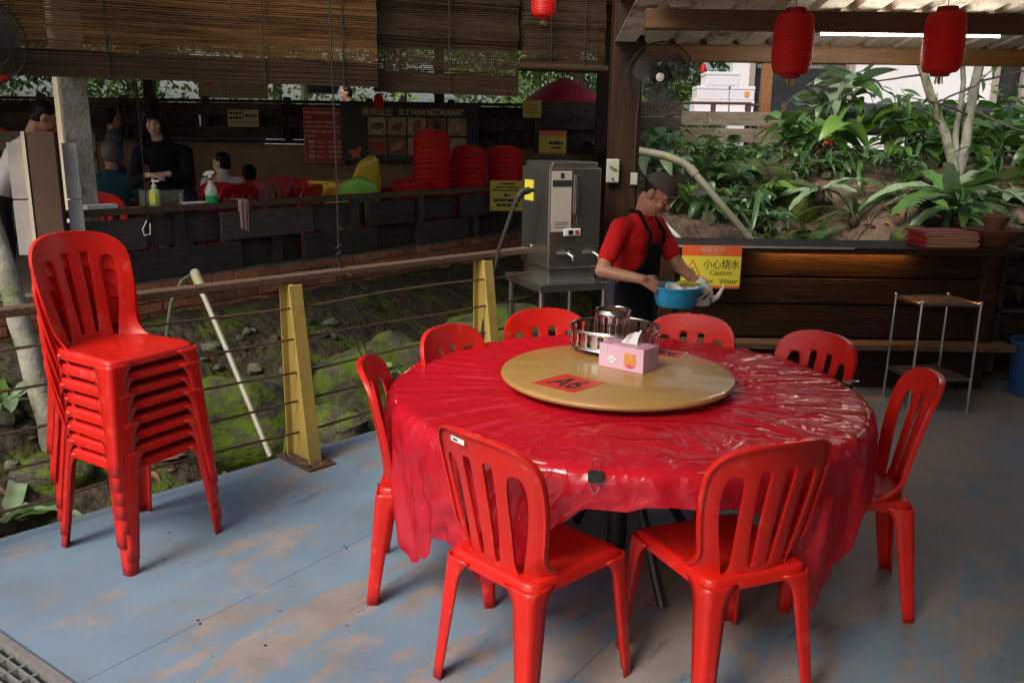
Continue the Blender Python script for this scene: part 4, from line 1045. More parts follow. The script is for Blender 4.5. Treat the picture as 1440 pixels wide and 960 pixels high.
MB().box((.05, -.005, .62), (.10, .05, .66)).build('stile', 'counter_wood', ct, smooth=0, bevel=.004)
MB().box((1.18, .30, .46), (2.26, .03, .92)).build('back_panel', 'counter_wood', ct, smooth=0)
MB().box((1.2, -.072, .962), (2.4, .016, .022)).build('lip', 'counter_wood', ct, smooth=0)
MB().tube([(.68, -.035, .964), (1.68, -.035, .964)], .005, 8).build('led_strip', 'led_strip', ct)
# water warning sign
sg = thing('warning_sign', 'yellow and orange hot water warning sign hanging on the counter', 'sign', (1.12, 5.585, .715))
W_, H_ = .395, .285
MB().box((W_/2, 0, H_/2), (W_, .004, H_)).build('board', 'sign_yellow', sg, smooth=0)
panel(sg, rect(0, W_, H_ - .068, H_), -.0021, 'sign_orange'); panel(sg, rect(0, W_, 0, .018), -.0021, 'sign_orange')
text(sg, '温馨提示', .040, 'ink_pale', fb(None, .20, H_ - .028, -.0032), bold=.004)
text(sg, 'WARM PROMPT', .015, 'ink_pale', fb(None, .20, H_ - .057, -.0032), bold=.01)
text(sg, '小心烧水', .072, 'ink_black', fb(None, .265, .158, -.0026), sx=.85)
text(sg, 'Caution', .047, 'ink_black', fb(None, .265, .105, -.0026))
text(sg, 'Hot   Water', .047, 'ink_black', fb(None, .262, .048, -.0026))
tri = lambda s: [(.072 + s*.062*math.cos(a), .128 - .012 + s*.070*math.sin(a)) for a in (R(90), R(210), R(330))]
panel(sg, tri(1.15), -.0022, 'sign_orange'); panel(sg, tri(.88), -.0030, 'sign_yellow')
for poly in (rect(.064, .080, .112, .120), rect(.050, .094, .100, .113), rect(.050, .062, .088, .101), rect(.069, .075, .119, .134), rect(.060, .084, .131, .136)): panel(sg, poly, -.0038, 'ink_black')
for x in (.052, .064, .078, .090): panel(sg, rect(x - .003, x + .003, .078, .086), -.0038, 'leaf_print')
# menus and bowl on the counter
for i in range(6):
    m = thing('menu_book', 'red menu book, %s in the pile on the counter' % ['lowest', 'second from bottom', 'third from bottom', 'third from top', 'second from top', 'topmost'][i], 'book', (2.97 + [0, .01, -.01, .005, .0, -.015][i], 5.86, .995 + .0175*i), [.02, -.05, .08, 0, -.09, .06][i])
    MB().box((0, 0, .0085), (.36, .27, .0115)).build('pages', 'cream_paper', m, smooth=0)
    for z in (.0015, .0155): MB().box((0, 0, z), (.37, .28, .0028)).build('cover', 'sign_red', m, smooth=0)
    MB().box((-.184, 0, .0085), (.003, .28, .0165)).build('spine', 'sign_red', m, smooth=0)
bw_ = thing('terracotta_bowl', 'wide terracotta bowl with scalloped rim beside the red menus', 'bowl', (3.34, 5.9, .994))
MB().lathe([(0, 0), (.10, 0), (.105, .012), (.15, .05), (.185, .095), (.20, .115), (.188, .118), (.16, .08), (.10, .03), (0, .025)], 48, fn=lambda r, z, a: r*(1 + (.035 if z > .09 else 0)*math.cos(14*a))).build('bowl_body', 'terracotta', bw_)
MB().lathe([(0, .02), (.05, .03), (.055, .12), (.085, .17), (.09, .20), (.075, .21), (.06, .19), (0, .18)], 28).build('inner_pot', 'terracotta', bw_)
# rack
rk = thing('wire_rack', 'slim chrome legged rack with brown shelves in front of the counter', 'rack', (2.73, 5.36, 0))
cor = [(.20, -.16), (-.17, -.16), (.17, .19), (-.20, .14)]
for x, y in cor:
    l = MB().tube([(x*1.02, y*1.02, 0), (x, y, .705)], .009, 8).build('leg', 'chrome', rk); MB().ell((x, y, .708), .012, n=8, m=6).build('finial', 'chrome', l)
for z, mm in ((.685, 'counter_wood'), (.20, 'plank_dark')):
    MB().prism([cor[0], cor[2], cor[3], cor[1]], z, z + .012).build('shelf', 'panel_brown' if z > .5 else mm, rk, smooth=0)
for z in (.70, .215):
    for a, b in ((0, 1), (1, 3), (3, 2), (2, 0)): MB().tube([(*cor[a], z), (*cor[b], z)], .006, 6).build('rail', 'chrome', rk)
bn = thing('blue_bin', 'dark blue plastic bin at the end of the counter', 'bin', (3.58, 5.62, 0))
MB().lathe([(0, 0), (.12, 0), (.125, .01), (.15, .36), (.162, .365), (.162, .385), (.148, .385), (.122, .03), (0, .03)], 32).build('tub', 'bin_blue', bn)
MB().tube([(.155*math.cos(a), .155*math.sin(a), .37 + .01*math.sin(a)) for a in [k*math.pi/10 for k in range(11)]], .005, 6).build('handle', 'steel_dark', bn)
# dark crates beyond the counter end, red cloth by the footrest
cr = thing('stacked_shelf', 'dark timber shelf unit at the end of the counter', 'shelf', (3.86, 6.15, 0))
MB().box((0, .2, .5), (.75, .04, 1.0)).build('back_panel', 'plank_dark', cr, smooth=0)
for z in (.05, .52, .93): MB().box((0, 0, z), (.75, .36, .03)).build('shelf_board', 'plank_dark', cr, smooth=0)
for x in (-.36, .36): MB().box((x, 0, .48), (.03, .36, .96)).build('side_panel', 'plank_dark', cr, smooth=0)
pt_ = thing('cooking_pot', 'dark round pot standing on the shelf unit beyond the counter', 'pot', (3.78, 6.1, .945))
MB().lathe([(0, 0), (.11, 0), (.14, .03), (.145, .10), (.13, .135), (.14, .14), (.06, .165), (0, .17)], 28).build('body', 'plank_dark', pt_); MB().ell((0, 0, .185), (.02, .02, .018), n=10, m=6).build('knob', 'black_plastic', pt_)

# ================================================================== WATER HEATER
hr = R(23)
ht = thing('water_heater', 'tall stainless steel hot water dispenser with two taps', 'water heater', (.215, 5.24, .80), hr)
HW, HD, HH = .36, .42, .70
MB().box((HW/2, HD/2, .03), (HW - .03, HD - .03, .10)).build('plinth', 'steel', ht, smooth=0, bevel=.006)
MB().box((HW/2, HD/2, .08 + (HH - .08)/2), (HW, HD, HH - .08)).build('tank', 'steel', ht, smooth=0, bevel=.008)
MB().box((HW/2, HD/2, HH + .018), (HW - .04, HD - .02, .036)).build('lid', 'steel', ht, smooth=0, bevel=.012)
MB().box((HW*.5, -.003, .22), (HW - .02, .004, .27)).build('front_plate', 'steel_dark', ht, smooth=0)
nt_ = MB().box((.082, -.005, .495), (.135, .004, .37)).build('notice_sheet', 'notice_grey', ht, smooth=0)
panel(ht, rect(.018, .148, .585, .625), -.0076, 'ink_black'); panel(ht, rect(.072, .098, .635, .668), -.0076, 'ink_black')
for z in (.365, .352, .335): panel(ht, rect(.035, .130, z, z + .005), -.0076, 'ink_grey')
MB().box((.27, -.004, .44), (.155, .004, .42)).build('front_plate', 'steel', ht, smooth=0)
MB().box((.185, -.012, .535), (.022, .012, .24)).build('level_gauge', 'chrome', ht, smooth=0, bevel=.004); MB().box((.185, -.020, .535), (.008, .006, .19)).build('gauge_slot', 'black_plastic', ht, smooth=0)
MB().box((.16, -.010, .305), (.115, .012, .045)).build('control_panel', 'white_plastic', ht, smooth=0, bevel=.004)
MB().box((.19, -.018, .305), (.024, .008, .026)).build('switch', 'sign_red', ht, smooth=0); MB().box((.145, -.018, .305), (.03, .008, .026)).build('switch', 'black_plastic', ht, smooth=0)
for x in (.12, .30):
    tp = MB().tube([(x - .06, -.002, .175), (x, -.03, .178), (x, -.06, .175), (x + .012, -.085, .162), (x + .014, -.088, .135)], [.009, .011, .012, .010, .009], 10).build('tap', 'chrome', ht)
    MB().box((x, -.055, .208), (.045, .016, .007)).build('handle', 'black_plastic', tp, smooth=0); MB().tube([(x, -.055, .18), (x, -.055, .206)], .006, 8).build('stem', 'chrome', tp)
ys = MB().box((-.003, .30, .55), (.003, .13, .13)).build('yellow_label', 'sign_yellow', ht, smooth=0)
MB().lathe([(0, .006), (.014, .006), (.016, 0)], 14, (0, 0, 0), mat=Matrix.Rotation(R(-90), 4, 'Y')).build('drain_cap', 'chrome', ht, loc=(-.001, .27, .19))
hs = thing('black_hose', 'thick black hose curving down from the water heater side', 'hose', (.10, 5.33, 1.36))
MB().tube([(.03, -.02, .0), (-.02, -.04, .0), (-.06, -.05, -.02), (-.10, -.06, -.09), (-.19, -.08, -.36), (-.26, -.10, -.68), (-.30, -.12, -1.0), (-.31, -.13, -1.33)], .013, 8).build('tube', 'black_rubber', hs)
MB().tube([(-.005, -.035, .0), (-.05, -.05, -.012), (-.075, -.053, -.045)], .022, 10).build('elbow', 'black_plastic', hs)
sd_ = thing('heater_stand', 'stainless steel table carrying the water heater', 'table', (.19, 5.12, 0), hr)
MB().box((.22, .27, .775), (.50, .56, .05)).build('tabletop', 'steel', sd_, smooth=0, bevel=.005)
for x, y in ((.0, .03), (.44, .03), (.0, .51), (.44, .51)): MB().tube([(x, y, 0), (x, y, .76)], .019, 12).build('leg', 'steel', sd_)
for a, b in (((0, .03), (0, .51)), ((.44, .03), (.44, .51)), ((0, .51), (.44, .51))): MB().tube([(*a, .25), (*b, .25)], .012, 8).build('stretcher', 'steel_dark', sd_)
sw = thing('switch_box', 'pale grey switch box on the dark timber post', 'switch', (.655, 5.765, 1.47))
MB().box((0, -.02, 0), (.085, .04, .155)).build('housing', 'switch_grey', sw, smooth=0, bevel=.008)
MB().box((0, -.045, .02), (.05, .01, .012), Matrix.Rotation(.5, 3, 'Y')).build('lever', 'ink_grey', sw, smooth=0); MB().lathe([(0, .006), (.008, .006), (.008, 0)], 10, (0, -.041, -.05), mat=Matrix.Rotation(R(90), 4, 'X')).build('screw', 'steel', sw)
sw = thing('socket_box', 'small cream junction box with a cable on the dark timber post', 'switch', (.80, 5.765, 1.42))
MB().box((0, -.012, 0), (.045, .024, .08)).build('housing', 'switch_grey', sw, smooth=0, bevel=.004)
MB().tube([(0, -.012, .04), (.0, -.012, .4), (.015, -.012, .75)], .005, 6).build('conduit', 'black_plastic', sw); MB().tube([(0, -.012, -.04), (.01, -.016, -.15), (.0, -.012, -.5)], .005, 6).build('cable', 'black_plastic', sw)

# ================================================================== PIPES
p = thing('garden_pipe', 'white plastic drain pipe sloping down the garden with an elbow', 'pipe', (1.20, 6.95, 1.56))
MB().tube([(-.30, .10, .05), (0, .0, 0), (.14, -.03, -.05), (.22, -.05, -.11)], .032, 12).build('upper_run', 'pvc', p)
MB().tube([(.215, -.05, -.105), (.74, -.36, -.72)], .029, 12).build('lower_run', 'pvc', p)
MB().tube([(.20, -.045, -.09), (.25, -.07, -.145)], .037, 12).build('coupling', 'pvc', p)
p = tag(MB().tube([(1.12, 6.9, 1.12), (1.45, 6.75, .80)], .017, 10).build('thin_pipe', 'white_plastic'), 'thin white pipe behind the man in the apron', 'pipe')
p = thing('gully_pipe', 'mossy white pipe leaning on the boulder behind the railing', 'pipe', (-1.97, 5.2, .80))
MB().tube([(-.03, .06, .02), (.0, 0, .0), (.07, -.06, -.10)], .030, 10).build('elbow', 'pvc', p)
MB().tube([(.05, -.06, -.08), (.27, -.30, -.40), (.60, -.66, -.92)], .0165, 10).build('shaft', 'pvc', p)
p = tag(MB().tube([(-2.10, 5.55, .78), (-2.16, 5.45, .74), (-2.23, 5.42, .6), (-2.27, 5.4, .38), (-2.26, 5.38, .15)], .013, 8).build('green_hose', 'stem_green'), 'thin green hose hanging down the brick wall', 'hose')

# ================================================================== RESTAURANT THINGS
def tagbox(name, label, cat, sz, mat, loc, rz=0, bevel=.004):
    return tag(MB().box((0, 0, sz[2]/2), sz).build(name, mat, None, smooth=0, loc=loc, rz=rz, bevel=bevel), label, cat)
def top(a, b=FB, z=1.15): return ab(a + 2.9, b, z)
q = top(.78); sp = thing('soap_bottle', 'pale green soap bottle with white pump on the plank railing', 'bottle', q)
MB().lathe([(0, 0), (.036, 0), (.04, .006), (.04, .10), (.034, .118), (.016, .125), (.016, .135), (0, .135)], 20).build('body', 'soap_green', sp); MB().box((0, -.0405, .06), (.04, .002, .07)).build('label_patch', 'sign_yellow', sp, smooth=0)
MB().lathe([(0, .135), (.018, .135), (.018, .15), (.007, .152), (.007, .175), (0, .175)], 14).build('collar', 'white_plastic', sp); MB().box((.012, 0, .18), (.055, .018, .012)).build('pump_head', 'white_plastic', sp, smooth=0, bevel=.003)
q = top(1.27); sp = thing('spray_bottle', 'clear spray bottle half full of green liquid with red trigger', 'bottle', q)
MB().lathe([(0, 0), (.045, 0), (.048, .006), (.048, .055), (0, .055)], 20).build('liquid', 'liquid_green', sp)
MB().lathe([(.048, .055), (.048, .09), (.034, .13), (.017, .155), (.016, .175), (0, .175)], 20).build('bottle_body', 'spray_clear', sp)
MB().lathe([(0, .172), (.02, .172), (.02, .19), (0, .19)], 14).build('collar', 'sign_red', sp)
MB().prism([(-.055, .205), (-.05, .225), (-.02, .245), (.03, .245), (.04, .225), (.012, .215), (.012, .188), (-.012, .188), (-.014, .21)], -.014, .014, Matrix.Rotation(R(90), 4, 'X')).build('spray_head', 'white_plastic', sp, smooth=0, bevel=.004)
MB().tube([(.02, 0, .215), (.032, 0, .195), (.05, 0, .165)], .006, 8).build('trigger', 'sign_red', sp)
q = top(1.0); tp = thing('basin_tap', 'small chrome tap on the plank railing in front of the woman', 'tap', q)
MB().tube([(0, 0, 0), (0, 0, .055), (.0, -.01, .07)], .011, 10).build('body', 'chrome', tp); MB().tube([(0, 0, .04), (-.03, -.01, .05), (-.05, -.02, .035)], .009, 8).build('spout', 'chrome', tp); MB().lathe([(0, .066), (.016, .066), (.018, .085), (0, .09)], 12).build('knob', 'chrome', tp)
tagbox('steel_basin', 'dull steel wash basin behind the plank railing', 'basin', (.26, .2, .12), 'steel_dark', top(.98, FB - .22, 1.13), R(55))
tagbox('white_tray', 'white plastic lid lying on the plank railing by the column', 'tray', (.22, .09, .03), 'white_plastic', top(.35), R(55))
tagbox('folded_cloth', 'flat white cloth lying on the plank railing', 'cloth', (.2, .08, .012), 'white_paper', top(1.1), R(55))
tw = MB()
def twf(i, j):
    u = i/9 - .5; s = j/14; th = .02*math.sin(u*11)
    if s < .25: pp = AX*(u*.10) + BX*(-.06 + .12*s/.25) + V(0, 0, .012)
    else: pp = AX*(u*.10*(1 - .25*s)) + BX*(.064 + .012*math.sin(u*14)) + V(0, 0, .012 - (s - .25)*.33 - .03*u)
    return pp
tw.grid(twf, 10, 15); o = tw.build('hand_towel', 'towel_pink', None, smooth=180, loc=top(1.52)); m_ = o.modifiers.new('s', 'SOLIDIFY'); m_.thickness = .006
tag(o, 'small pink towel hung over the plank railing', 'towel')

# far chairs as single meshes
fm = bmesh.new()
for n, me in CP: fm.from_mesh(me)
FARC = bpy.data.meshes.new('far_chair'); fm.to_mesh(FARC); fm.free(); FARC.materials.append(MATS['plastic_red_far'])
FARC.polygons.foreach_set('material_index', [0]*len(FARC.polygons)); FARC.polygons.foreach_set('use_smooth', [True]*len(FARC.polygons))
def far_chair(label, loc, face, group):
    o = link('plastic_chair', FARC, None, loc, math.atan2(face[1], face[0]) - math.pi/2); return tag(o, label, 'chair', group)
FZ = .33
for x, y, n, lab in ((-.93, 9.95, 11, 'red plastic chair in the tallest indoor stack in front of the food banner'), (-.53, 10.4, 8, 'red plastic chair in the shorter indoor stack right of the tallest'), (-.10, 10.75, 8, 'red plastic chair in the indoor stack beside the yellow notice')):
    for i in range(n): far_chair(lab, (x + .004*(i % 3), y + .012*i, FZ + .0575*i), (.12, 1), lab.replace('chair in', 'chairs of'))
for i, (x, y, fx, fy, lab) in enumerate([(-2.62, 9.3, 1, -.2, 'red chair beside the yellow high chair facing it'), (-2.9, 8.9, -.4, 1, 'red chair left of the yellow high chair seen from behind'), (-2.45, 9.9, .2, -1, 'red chair against the brown wall behind the yellow high chair'),
        (-3.12, 9.2, -.1, 1, 'red chair holding the child in the white shirt'), (-3.40, 7.3, .2, 1, 'red chair under the man in the teal shirt'), (-1.45, 9.6, -.9, .1, 'red chair between the green chair and the tallest indoor stack'), (-1.35, 10.6, 0, -1, 'red chair against the wall below the food banner'), (-4.0, 5.75, 1, .1, 'red chair behind the pale grey boards'), (-2.25, 8.75, -1, .3, 'red chair in front of the round red clothed table by the high chair'), (-2.75, 10.3, .5, -1, 'red chair tucked behind the round red clothed table'), (-1.5, 10.4, -1, 0, 'red chair at the side of the round red clothed table'), (-1.15, 9.35, -.3, 1, 'red chair standing before the tallest indoor stack'), (-3.3, 10.6, .6, -1, 'red chair under the cream paper notices'), (-4.4, 8.3, 1, 0, 'red chair at the side of the teal shirt table'), (-3.0, 8.5, -1, .2, 'red chair between the two round red tables'), (-3.55, 9.9, 1, 0, 'red chair half hidden beside the child in the white shirt')]):
    far_chair(lab, (x, y, FZ), (fx, fy), 'red chairs inside the restaurant')
# round tables inside
for x, y, lab in ((-3.45, 8.15, 'round red clothed table in front of the man in teal'), (-2.1, 10.4, 'round red clothed table behind the yellow high chair')):
    t = thing('dining_table', lab, 'table', (x, y, FZ))
    MB().lathe([(0, .70), (.62, .70), (.63, .72), (.62, .74), (0, .745)], 40).build('tabletop', 'umbrella_red', t); MB().lathe([(.625, .73), (.635, .6), (.64, .48)], 48, fn=lambda r, z, a: r + (.02*math.sin(14*a) if z < .7 else 0)).build('cloth_skirt', 'umbrella_red', t)
    for k in range(4): a = R(45 + 90*k); MB().tube([(.3*math.cos(a), .3*math.sin(a), .7), (.4*math.cos(a), .4*math.sin(a), 0)], .018, 8).build('leg', 'black_plastic', t)
# high chairs
def high_chair(label, mat, loc, rz, s=1.):
    t = thing('high_chair', label, 'high chair', loc, rz)
    for x, y in ((-.17, -.17), (.17, -.17), (-.17, .17), (.17, .17)): MB().tube([(x*1.25*s, y*1.25*s, 0), (x*.9*s, y*.9*s, .52*s)], [.024*s, .03*s], 8).build('leg', mat, t)
    MB().box((0, 0, .53*s), (.36*s, .34*s, .04*s)).build('seat', mat, t, smooth=0, bevel=.012)
    b = MB()
    def bf(i, j):
        u = i/12*2 - 1; v = j/10; w_ = .19*s*(1 - .12*v) * (superell(max(0, (v - .6)/.4), 2.4) if v > .6 else 1)
        return (u*w_, (-.17 - .07*v + .10*abs(u)**2*(1 - .5*v))*s, (.52 + .42*v)*s)
    b.grid(bf, 13, 11); o = b.build('backrest', mat, t, smooth=180); m = o.modifiers.new('s', 'SOLIDIFY'); m.thickness = .02*s
    for sx in (-1, 1):
        MB().prism([(-.16*s, .54*s), (.16*s, .54*s), (.19*s, .70*s), (.10*s, .73*s), (-.08*s, .71*s), (-.19*s, .78*s)], sx*.175*s - .012*s, sx*.175*s + .012*s, Matrix(((0, 0, 1, 0), (1, 0, 0, 0), (0, 1, 0, 0), (0, 0, 0, 1)))).build('armrest', mat, t, smooth=0, bevel=.006)
    MB().box((0, .21*s, .72*s), (.40*s, .20*s, .025*s)).build('tray', mat, t, smooth=0, bevel=.01)
high_chair('yellow plastic child high chair with tray standing by the plank railing', 'plastic_yellow', (-1.72, 9.05, FZ), R(65), 1.22)
high_chair('light green plastic child chair in front of the yellow one', 'plastic_green', (-1.56, 8.55, FZ), R(12), 1.02)
# signs
def scribble(par, x0, x1, z, h_, y, mat, seed, gap=.35):
    r_ = random.Random(seed); m = MB(); x = x0
    while x < x1 - h_*.4:
        w_ = h_*r_.uniform(.5, 2.6); w_ = min(w_, x1 - x); m.prism(rect(x, x + w_, z - h_*r_.uniform(.32, .5), z + h_*r_.uniform(.32, .5)), 0, .0006, fb(None, 0, 0, y)); x += w_ + h_*gap
    return stuff(m.build('print_lines', mat, par, smooth=0))
mb_ = thing('menu_board', 'red notice board with pale lettering beside the food banner', 'sign', (-2.64, 12.0, 1.335))
MB().box((0, 0, .36), (.545, .02, .74)).build('board', 'sign_red', mb_, smooth=0)
for x in (-.268, .268): panel(mb_, rect(x - .004, x + .004, 0, .73), -.0105, 'pink_dark')
for z in (.0, .725): panel(mb_, rect(-.27, .27, z - .003, z + .004), -.0108, 'pink_dark')
for i in range(6): scribble(mb_, -.245, [.24, -.16, .20, .23, .22, -.10][i], .665 - .062*i, .034 if i < 2 else .028, -.0113, 'ink_pale', i)
for i in range(4): scribble(mb_, -.21, -.13, .275 - .065*i, .045, -.0113, 'ink_pale', i + 20, .15); scribble(mb_, -.10, .0, .272 - .065*i, .022, -.0113, 'ink_pale', i + 40); scribble(mb_, .06, .24, .275 - .065*i, .034, -.0113, 'ink_pale', i + 30, .2)
bn_ = thing('food_banner', 'black restaurant name banner with two rows of food pictures', 'banner', (-1.45, 11.95, 1.36), R(-2))
MB().box((0, 0, .385), (1.90, .02, .77)).build('board', 'banner_black', bn_, smooth=0)
text(bn_, '綠苑饭庄', .108, 'ink_gold', fb(None, -.44, .655, -.012), bold=.006); text(bn_, '92 E FARM RESTAURANT', .115, 'ink_gold', fb(None, .30, .66, -.012), sx=.70, bold=.016)
phs = ['photo_cream', 'photo_tan', 'photo_cream', 'photo_red', 'photo_tan', 'photo_red', 'photo_dark', 'photo_tan', 'photo_red', 'photo_cream']
for r_ in range(2):
    for c_ in range(5):
        x0 = -.57 + .275*c_; z0 = .355 - .265*r_; k = r_*5 + c_
        ph = panel(bn_, rect(x0, x0 + .25, z0, z0 + .235), -.0115, phs[k], name='food_picture')
        dsh = [(x0 + .125 + .10*math.cos(a)*math.cos(.6*k) - .05*math.sin(a)*math.sin(.6*k), z0 + .12 + .10*math.cos(a)*math.sin(.6*k) + .05*math.sin(a)*math.cos(.6*k)) for a in [2*math.pi*q/16 for q in range(16)]]
        panel(ph, dsh, -.0128, ['photo_dark', 'photo_dark', 'photo_dark', 'door_dark', 'photo_cream', 'sign_red', 'photo_tan', 'photo_cream', 'photo_tan', 'photo_tan'][k], name='dish')
panel(bn_, [(-.86, .11), (-.80, .16), (-.74, .15), (-.70, .20), (-.66, .17), (-.70, .10), (-.68, .03), (-.74, .06), (-.82, .02), (-.80, .09)], -.0115, 'sign_orange', name='crab_print')
q = top(5.02, FB + .075, .88); ys = thing('rules_sign', 'yellow notice with black lettering tied to the plank railing end', 'sign', (-.075, 9.50, .90), R(0))
MB().box((0, 0, .165), (.385, .008, .33)).build('board', 'sign_yellow_old', ys, smooth=0)
for i, (z, h_, hw) in enumerate([(.295, .020, .08), (.258, .020, .13), (.225, .020, .165), (.168, .034, .04), (.115, .034, .15), (.062, .034, .12)]): scribble(ys, -hw, hw, z, h_, -.0043, 'ink_black', i + 60, .25)
for loc, sz, lab, two in (((.22, 11.48, 1.96), (.24, .22), 'small yellow notice high on the plank screen', False), ((.50, 11.49, 1.50), (.36, .30), 'yellow notice with an orange band on the plank screen', True)):
    s = thing('notice', lab, 'sign', loc); MB().box((0, 0, sz[1]/2), (sz[0], .008, sz[1])).build('board', 'sign_yellow_old', s, smooth=0)
    if two: panel(s, rect(-sz[0]/2, sz[0]/2, sz[1]*.78, sz[1]), -.0045, 'sign_orange'); panel(s, rect(-sz[0]/2, sz[0]/2, 0, sz[1]*.08), -.0045, 'sign_orange'); scribble(s, -.05, .14, sz[1]*.48, .05, -.0045, 'ink_black', 3, .2); scribble(s, -.02, .12, sz[1]*.26, .03, -.0045, 'ink_black', 4, .2)
    else:
        for z in (.06, .11, .15): panel(s, rect(-.08, .08, z, z + .014), -.0045, 'ink_grey')
for x, lab, lines in ((-3.90, 'cream paper notice, left of a pair on the dark screen', (1, 2)), (-3.68, 'cream paper notice, right of a pair on the dark screen', (1,))):
    s = thing('paper_notice', lab, 'sign', (x, 12.15, 1.80)); MB().box((0, 0, .115), (.21, .004, .23)).build('sheet', 'cream_paper', s, smooth=0)
    for i, ln in enumerate(lines): scribble(s, -.085, .085, .18 - .06*i - (.03 if len(lines) == 1 else 0), .042, -.0024, 'ink_black', i + 7, .22)
    for z in (.03, .06): panel(s, rect(-.085, .085, z, z + .012), -.0025, 'ink_grey')
cal = thing('wall_calendar', 'white gridded calendar with a red disc on the back screen', 'calendar', (-4.05, 12.6, 2.20)); MB().box((0, 0, .22), (1.0, .01, .44)).build('sheet', 'cream_paper', cal, smooth=0)
panel(cal, blob(-.34, .30, .13, .13, 24), -.0058, 'sign_orange', name='disc')
for i in range(12): panel(cal, rect(-.15 + i*.05, -.147 + i*.05, .04, .36), -.0056, 'ink_grey')
for i in range(6): panel(cal, rect(-.15, .45, .06 + i*.055, .063 + i*.055), -.0057, 'ink_grey')
# shelf and things on the wall ledge
tub = thing('blue_tub', 'teal plastic tub on the red boards behind the menu board', 'tub', (-2.75, 12.55, 2.28)); MB().lathe([(0, 0), (.2, 0), (.26, .16), (.22, .2), (.06, .24), (0, .24)], 24).build('body', 'cloth_tub', tub)
# umbrella
um = thing('red_umbrella', 'open red parasol beyond the plank screen', 'umbrella', (.72, 13.0, .3))
cnp = MB()
def uf(i, j):
    a = 2*math.pi*i/32; t = j/6; sc = 1 - .06*abs(math.sin(4*a))*t; return (.62*t*sc*math.cos(a), .62*t*sc*math.sin(a), 2.28 - .36*t**1.5)
cnp.grid(uf, 32, 7, wrap=True); cnp.build('canopy', 'umbrella_red', um, smooth=40)
MB().tube([(0, 0, 0), (0, 0, 2.33)], .02, 8).build('pole', 'steel_dark', um)
for k in range(8): a = k*math.pi/4; MB().tube([(0, 0, 2.25), (.58*math.cos(a), .58*math.sin(a), 1.94)], .006, 5).build('rib', 'steel_dark', um)
# red stools / chairs stacked beyond the back wall, white car
for x, lab in ((-.55, 'stack of red stools left of the roof post beyond the back wall'), (-.2, 'stack of red stools next to the roof post beyond the back wall'), (.12, 'stack of red stools near the small yellow notice')):
    t = thing('stool_stack', lab, 'stools', (x, 12.9, .33))
    for i in range(9): MB().lathe([(0, .44), (.13, .44), (.145, .43), (.16, .30)], 16).build('stool', 'plastic_red_far', t, loc=(0, 0, 1.0 + .07*i - .35))
cw = thing('parked_car', 'white car parked beyond the restaurant back wall', 'car', (-2.6, 16.2, .9))
body = [(-1.9, .35), (-1.85, .75), (-1.2, .88), (-.75, 1.30), (.55, 1.36), (1.25, .95), (1.85, .88), (1.95, .4)]
MB().prism(body, -.8, .8, Matrix.Rotation(R(90), 4, 'X')).build('body', 'car_white', cw, smooth=30, bevel=.06)
MB().prism([(-.68, 1.24), (-.2, 1.27), (-.2, .93), (-1.05, .93)], .785, .815, Matrix.Rotation(R(90), 4, 'X')).build('window', 'glass_dark', cw, smooth=0); MB().prism([(-.12, 1.27), (.5, 1.29), (1.08, .95), (-.12, .93)], .785, .815, Matrix.Rotation(R(90), 4, 'X')).build('window', 'glass_dark', cw, smooth=0)
for x in (-1.2, 1.2): MB().lathe([(0, -.1), (.3, -.1), (.32, 0), (.3, .1), (0, .1)], 24, (x, -.72, .3), mat=Matrix.Rotation(R(90), 4, 'X')).build('wheel', 'tyre', cw)
# second car on the terrace behind the leaves: only the wheel side shows
c2 = thing('parked_van', 'dark van parked on the terrace behind the garden leaves', 'van', (5.4, 12.9, 1.59))
MB().prism([(-1.2, .22), (-1.2, .62), (1.2, .62), (1.2, .22)], 0, 1.4, Matrix.Rotation(R(90), 4, 'X')).build('body', 'door_dark', c2, smooth=0, bevel=.08)
wh = MB().lathe([(0, -.06), (.2, -.06), (.23, -.02), (.23, .1), (0, .1)], 28, (.02, -1.42, .16), mat=Matrix.Rotation(R(-90), 4, 'X')).build('wheel', 'tyre', c2)
MB().lathe([(0, .0), (.06, .0), (.065, -.012), (.15, .004), (.165, -.012), (.17, .01), (0, .01)], 28, (.02, -1.49, .16), mat=Matrix.Rotation(R(90), 4, 'X')).build('hub', 'tyre_hub', wh)
for k in range(6): a = k*math.pi/3; MB().ell((.02 + .105*math.cos(a), -1.492, .16 + .105*math.sin(a)), (.026, .012, .026), n=8, m=6).build('hub_hole', 'tyre', wh)
# left-hand dividers in the restaurant
lr = thing('plank_divider', 'grey plank divider behind the man in the teal shirt', 'divider', (-5.1, 9.3, FZ))
for x in (-.55, .55): MB().box((x, 0, .7), (.08, .08, 1.4)).build('post', 'plank_grey', lr, smooth=0)
for z in (.45, .72, .99, 1.25): MB().box((0, -.05, z), (1.25, .025, .2)).build('plank', 'plank_grey', lr, smooth=0, bevel=.004)
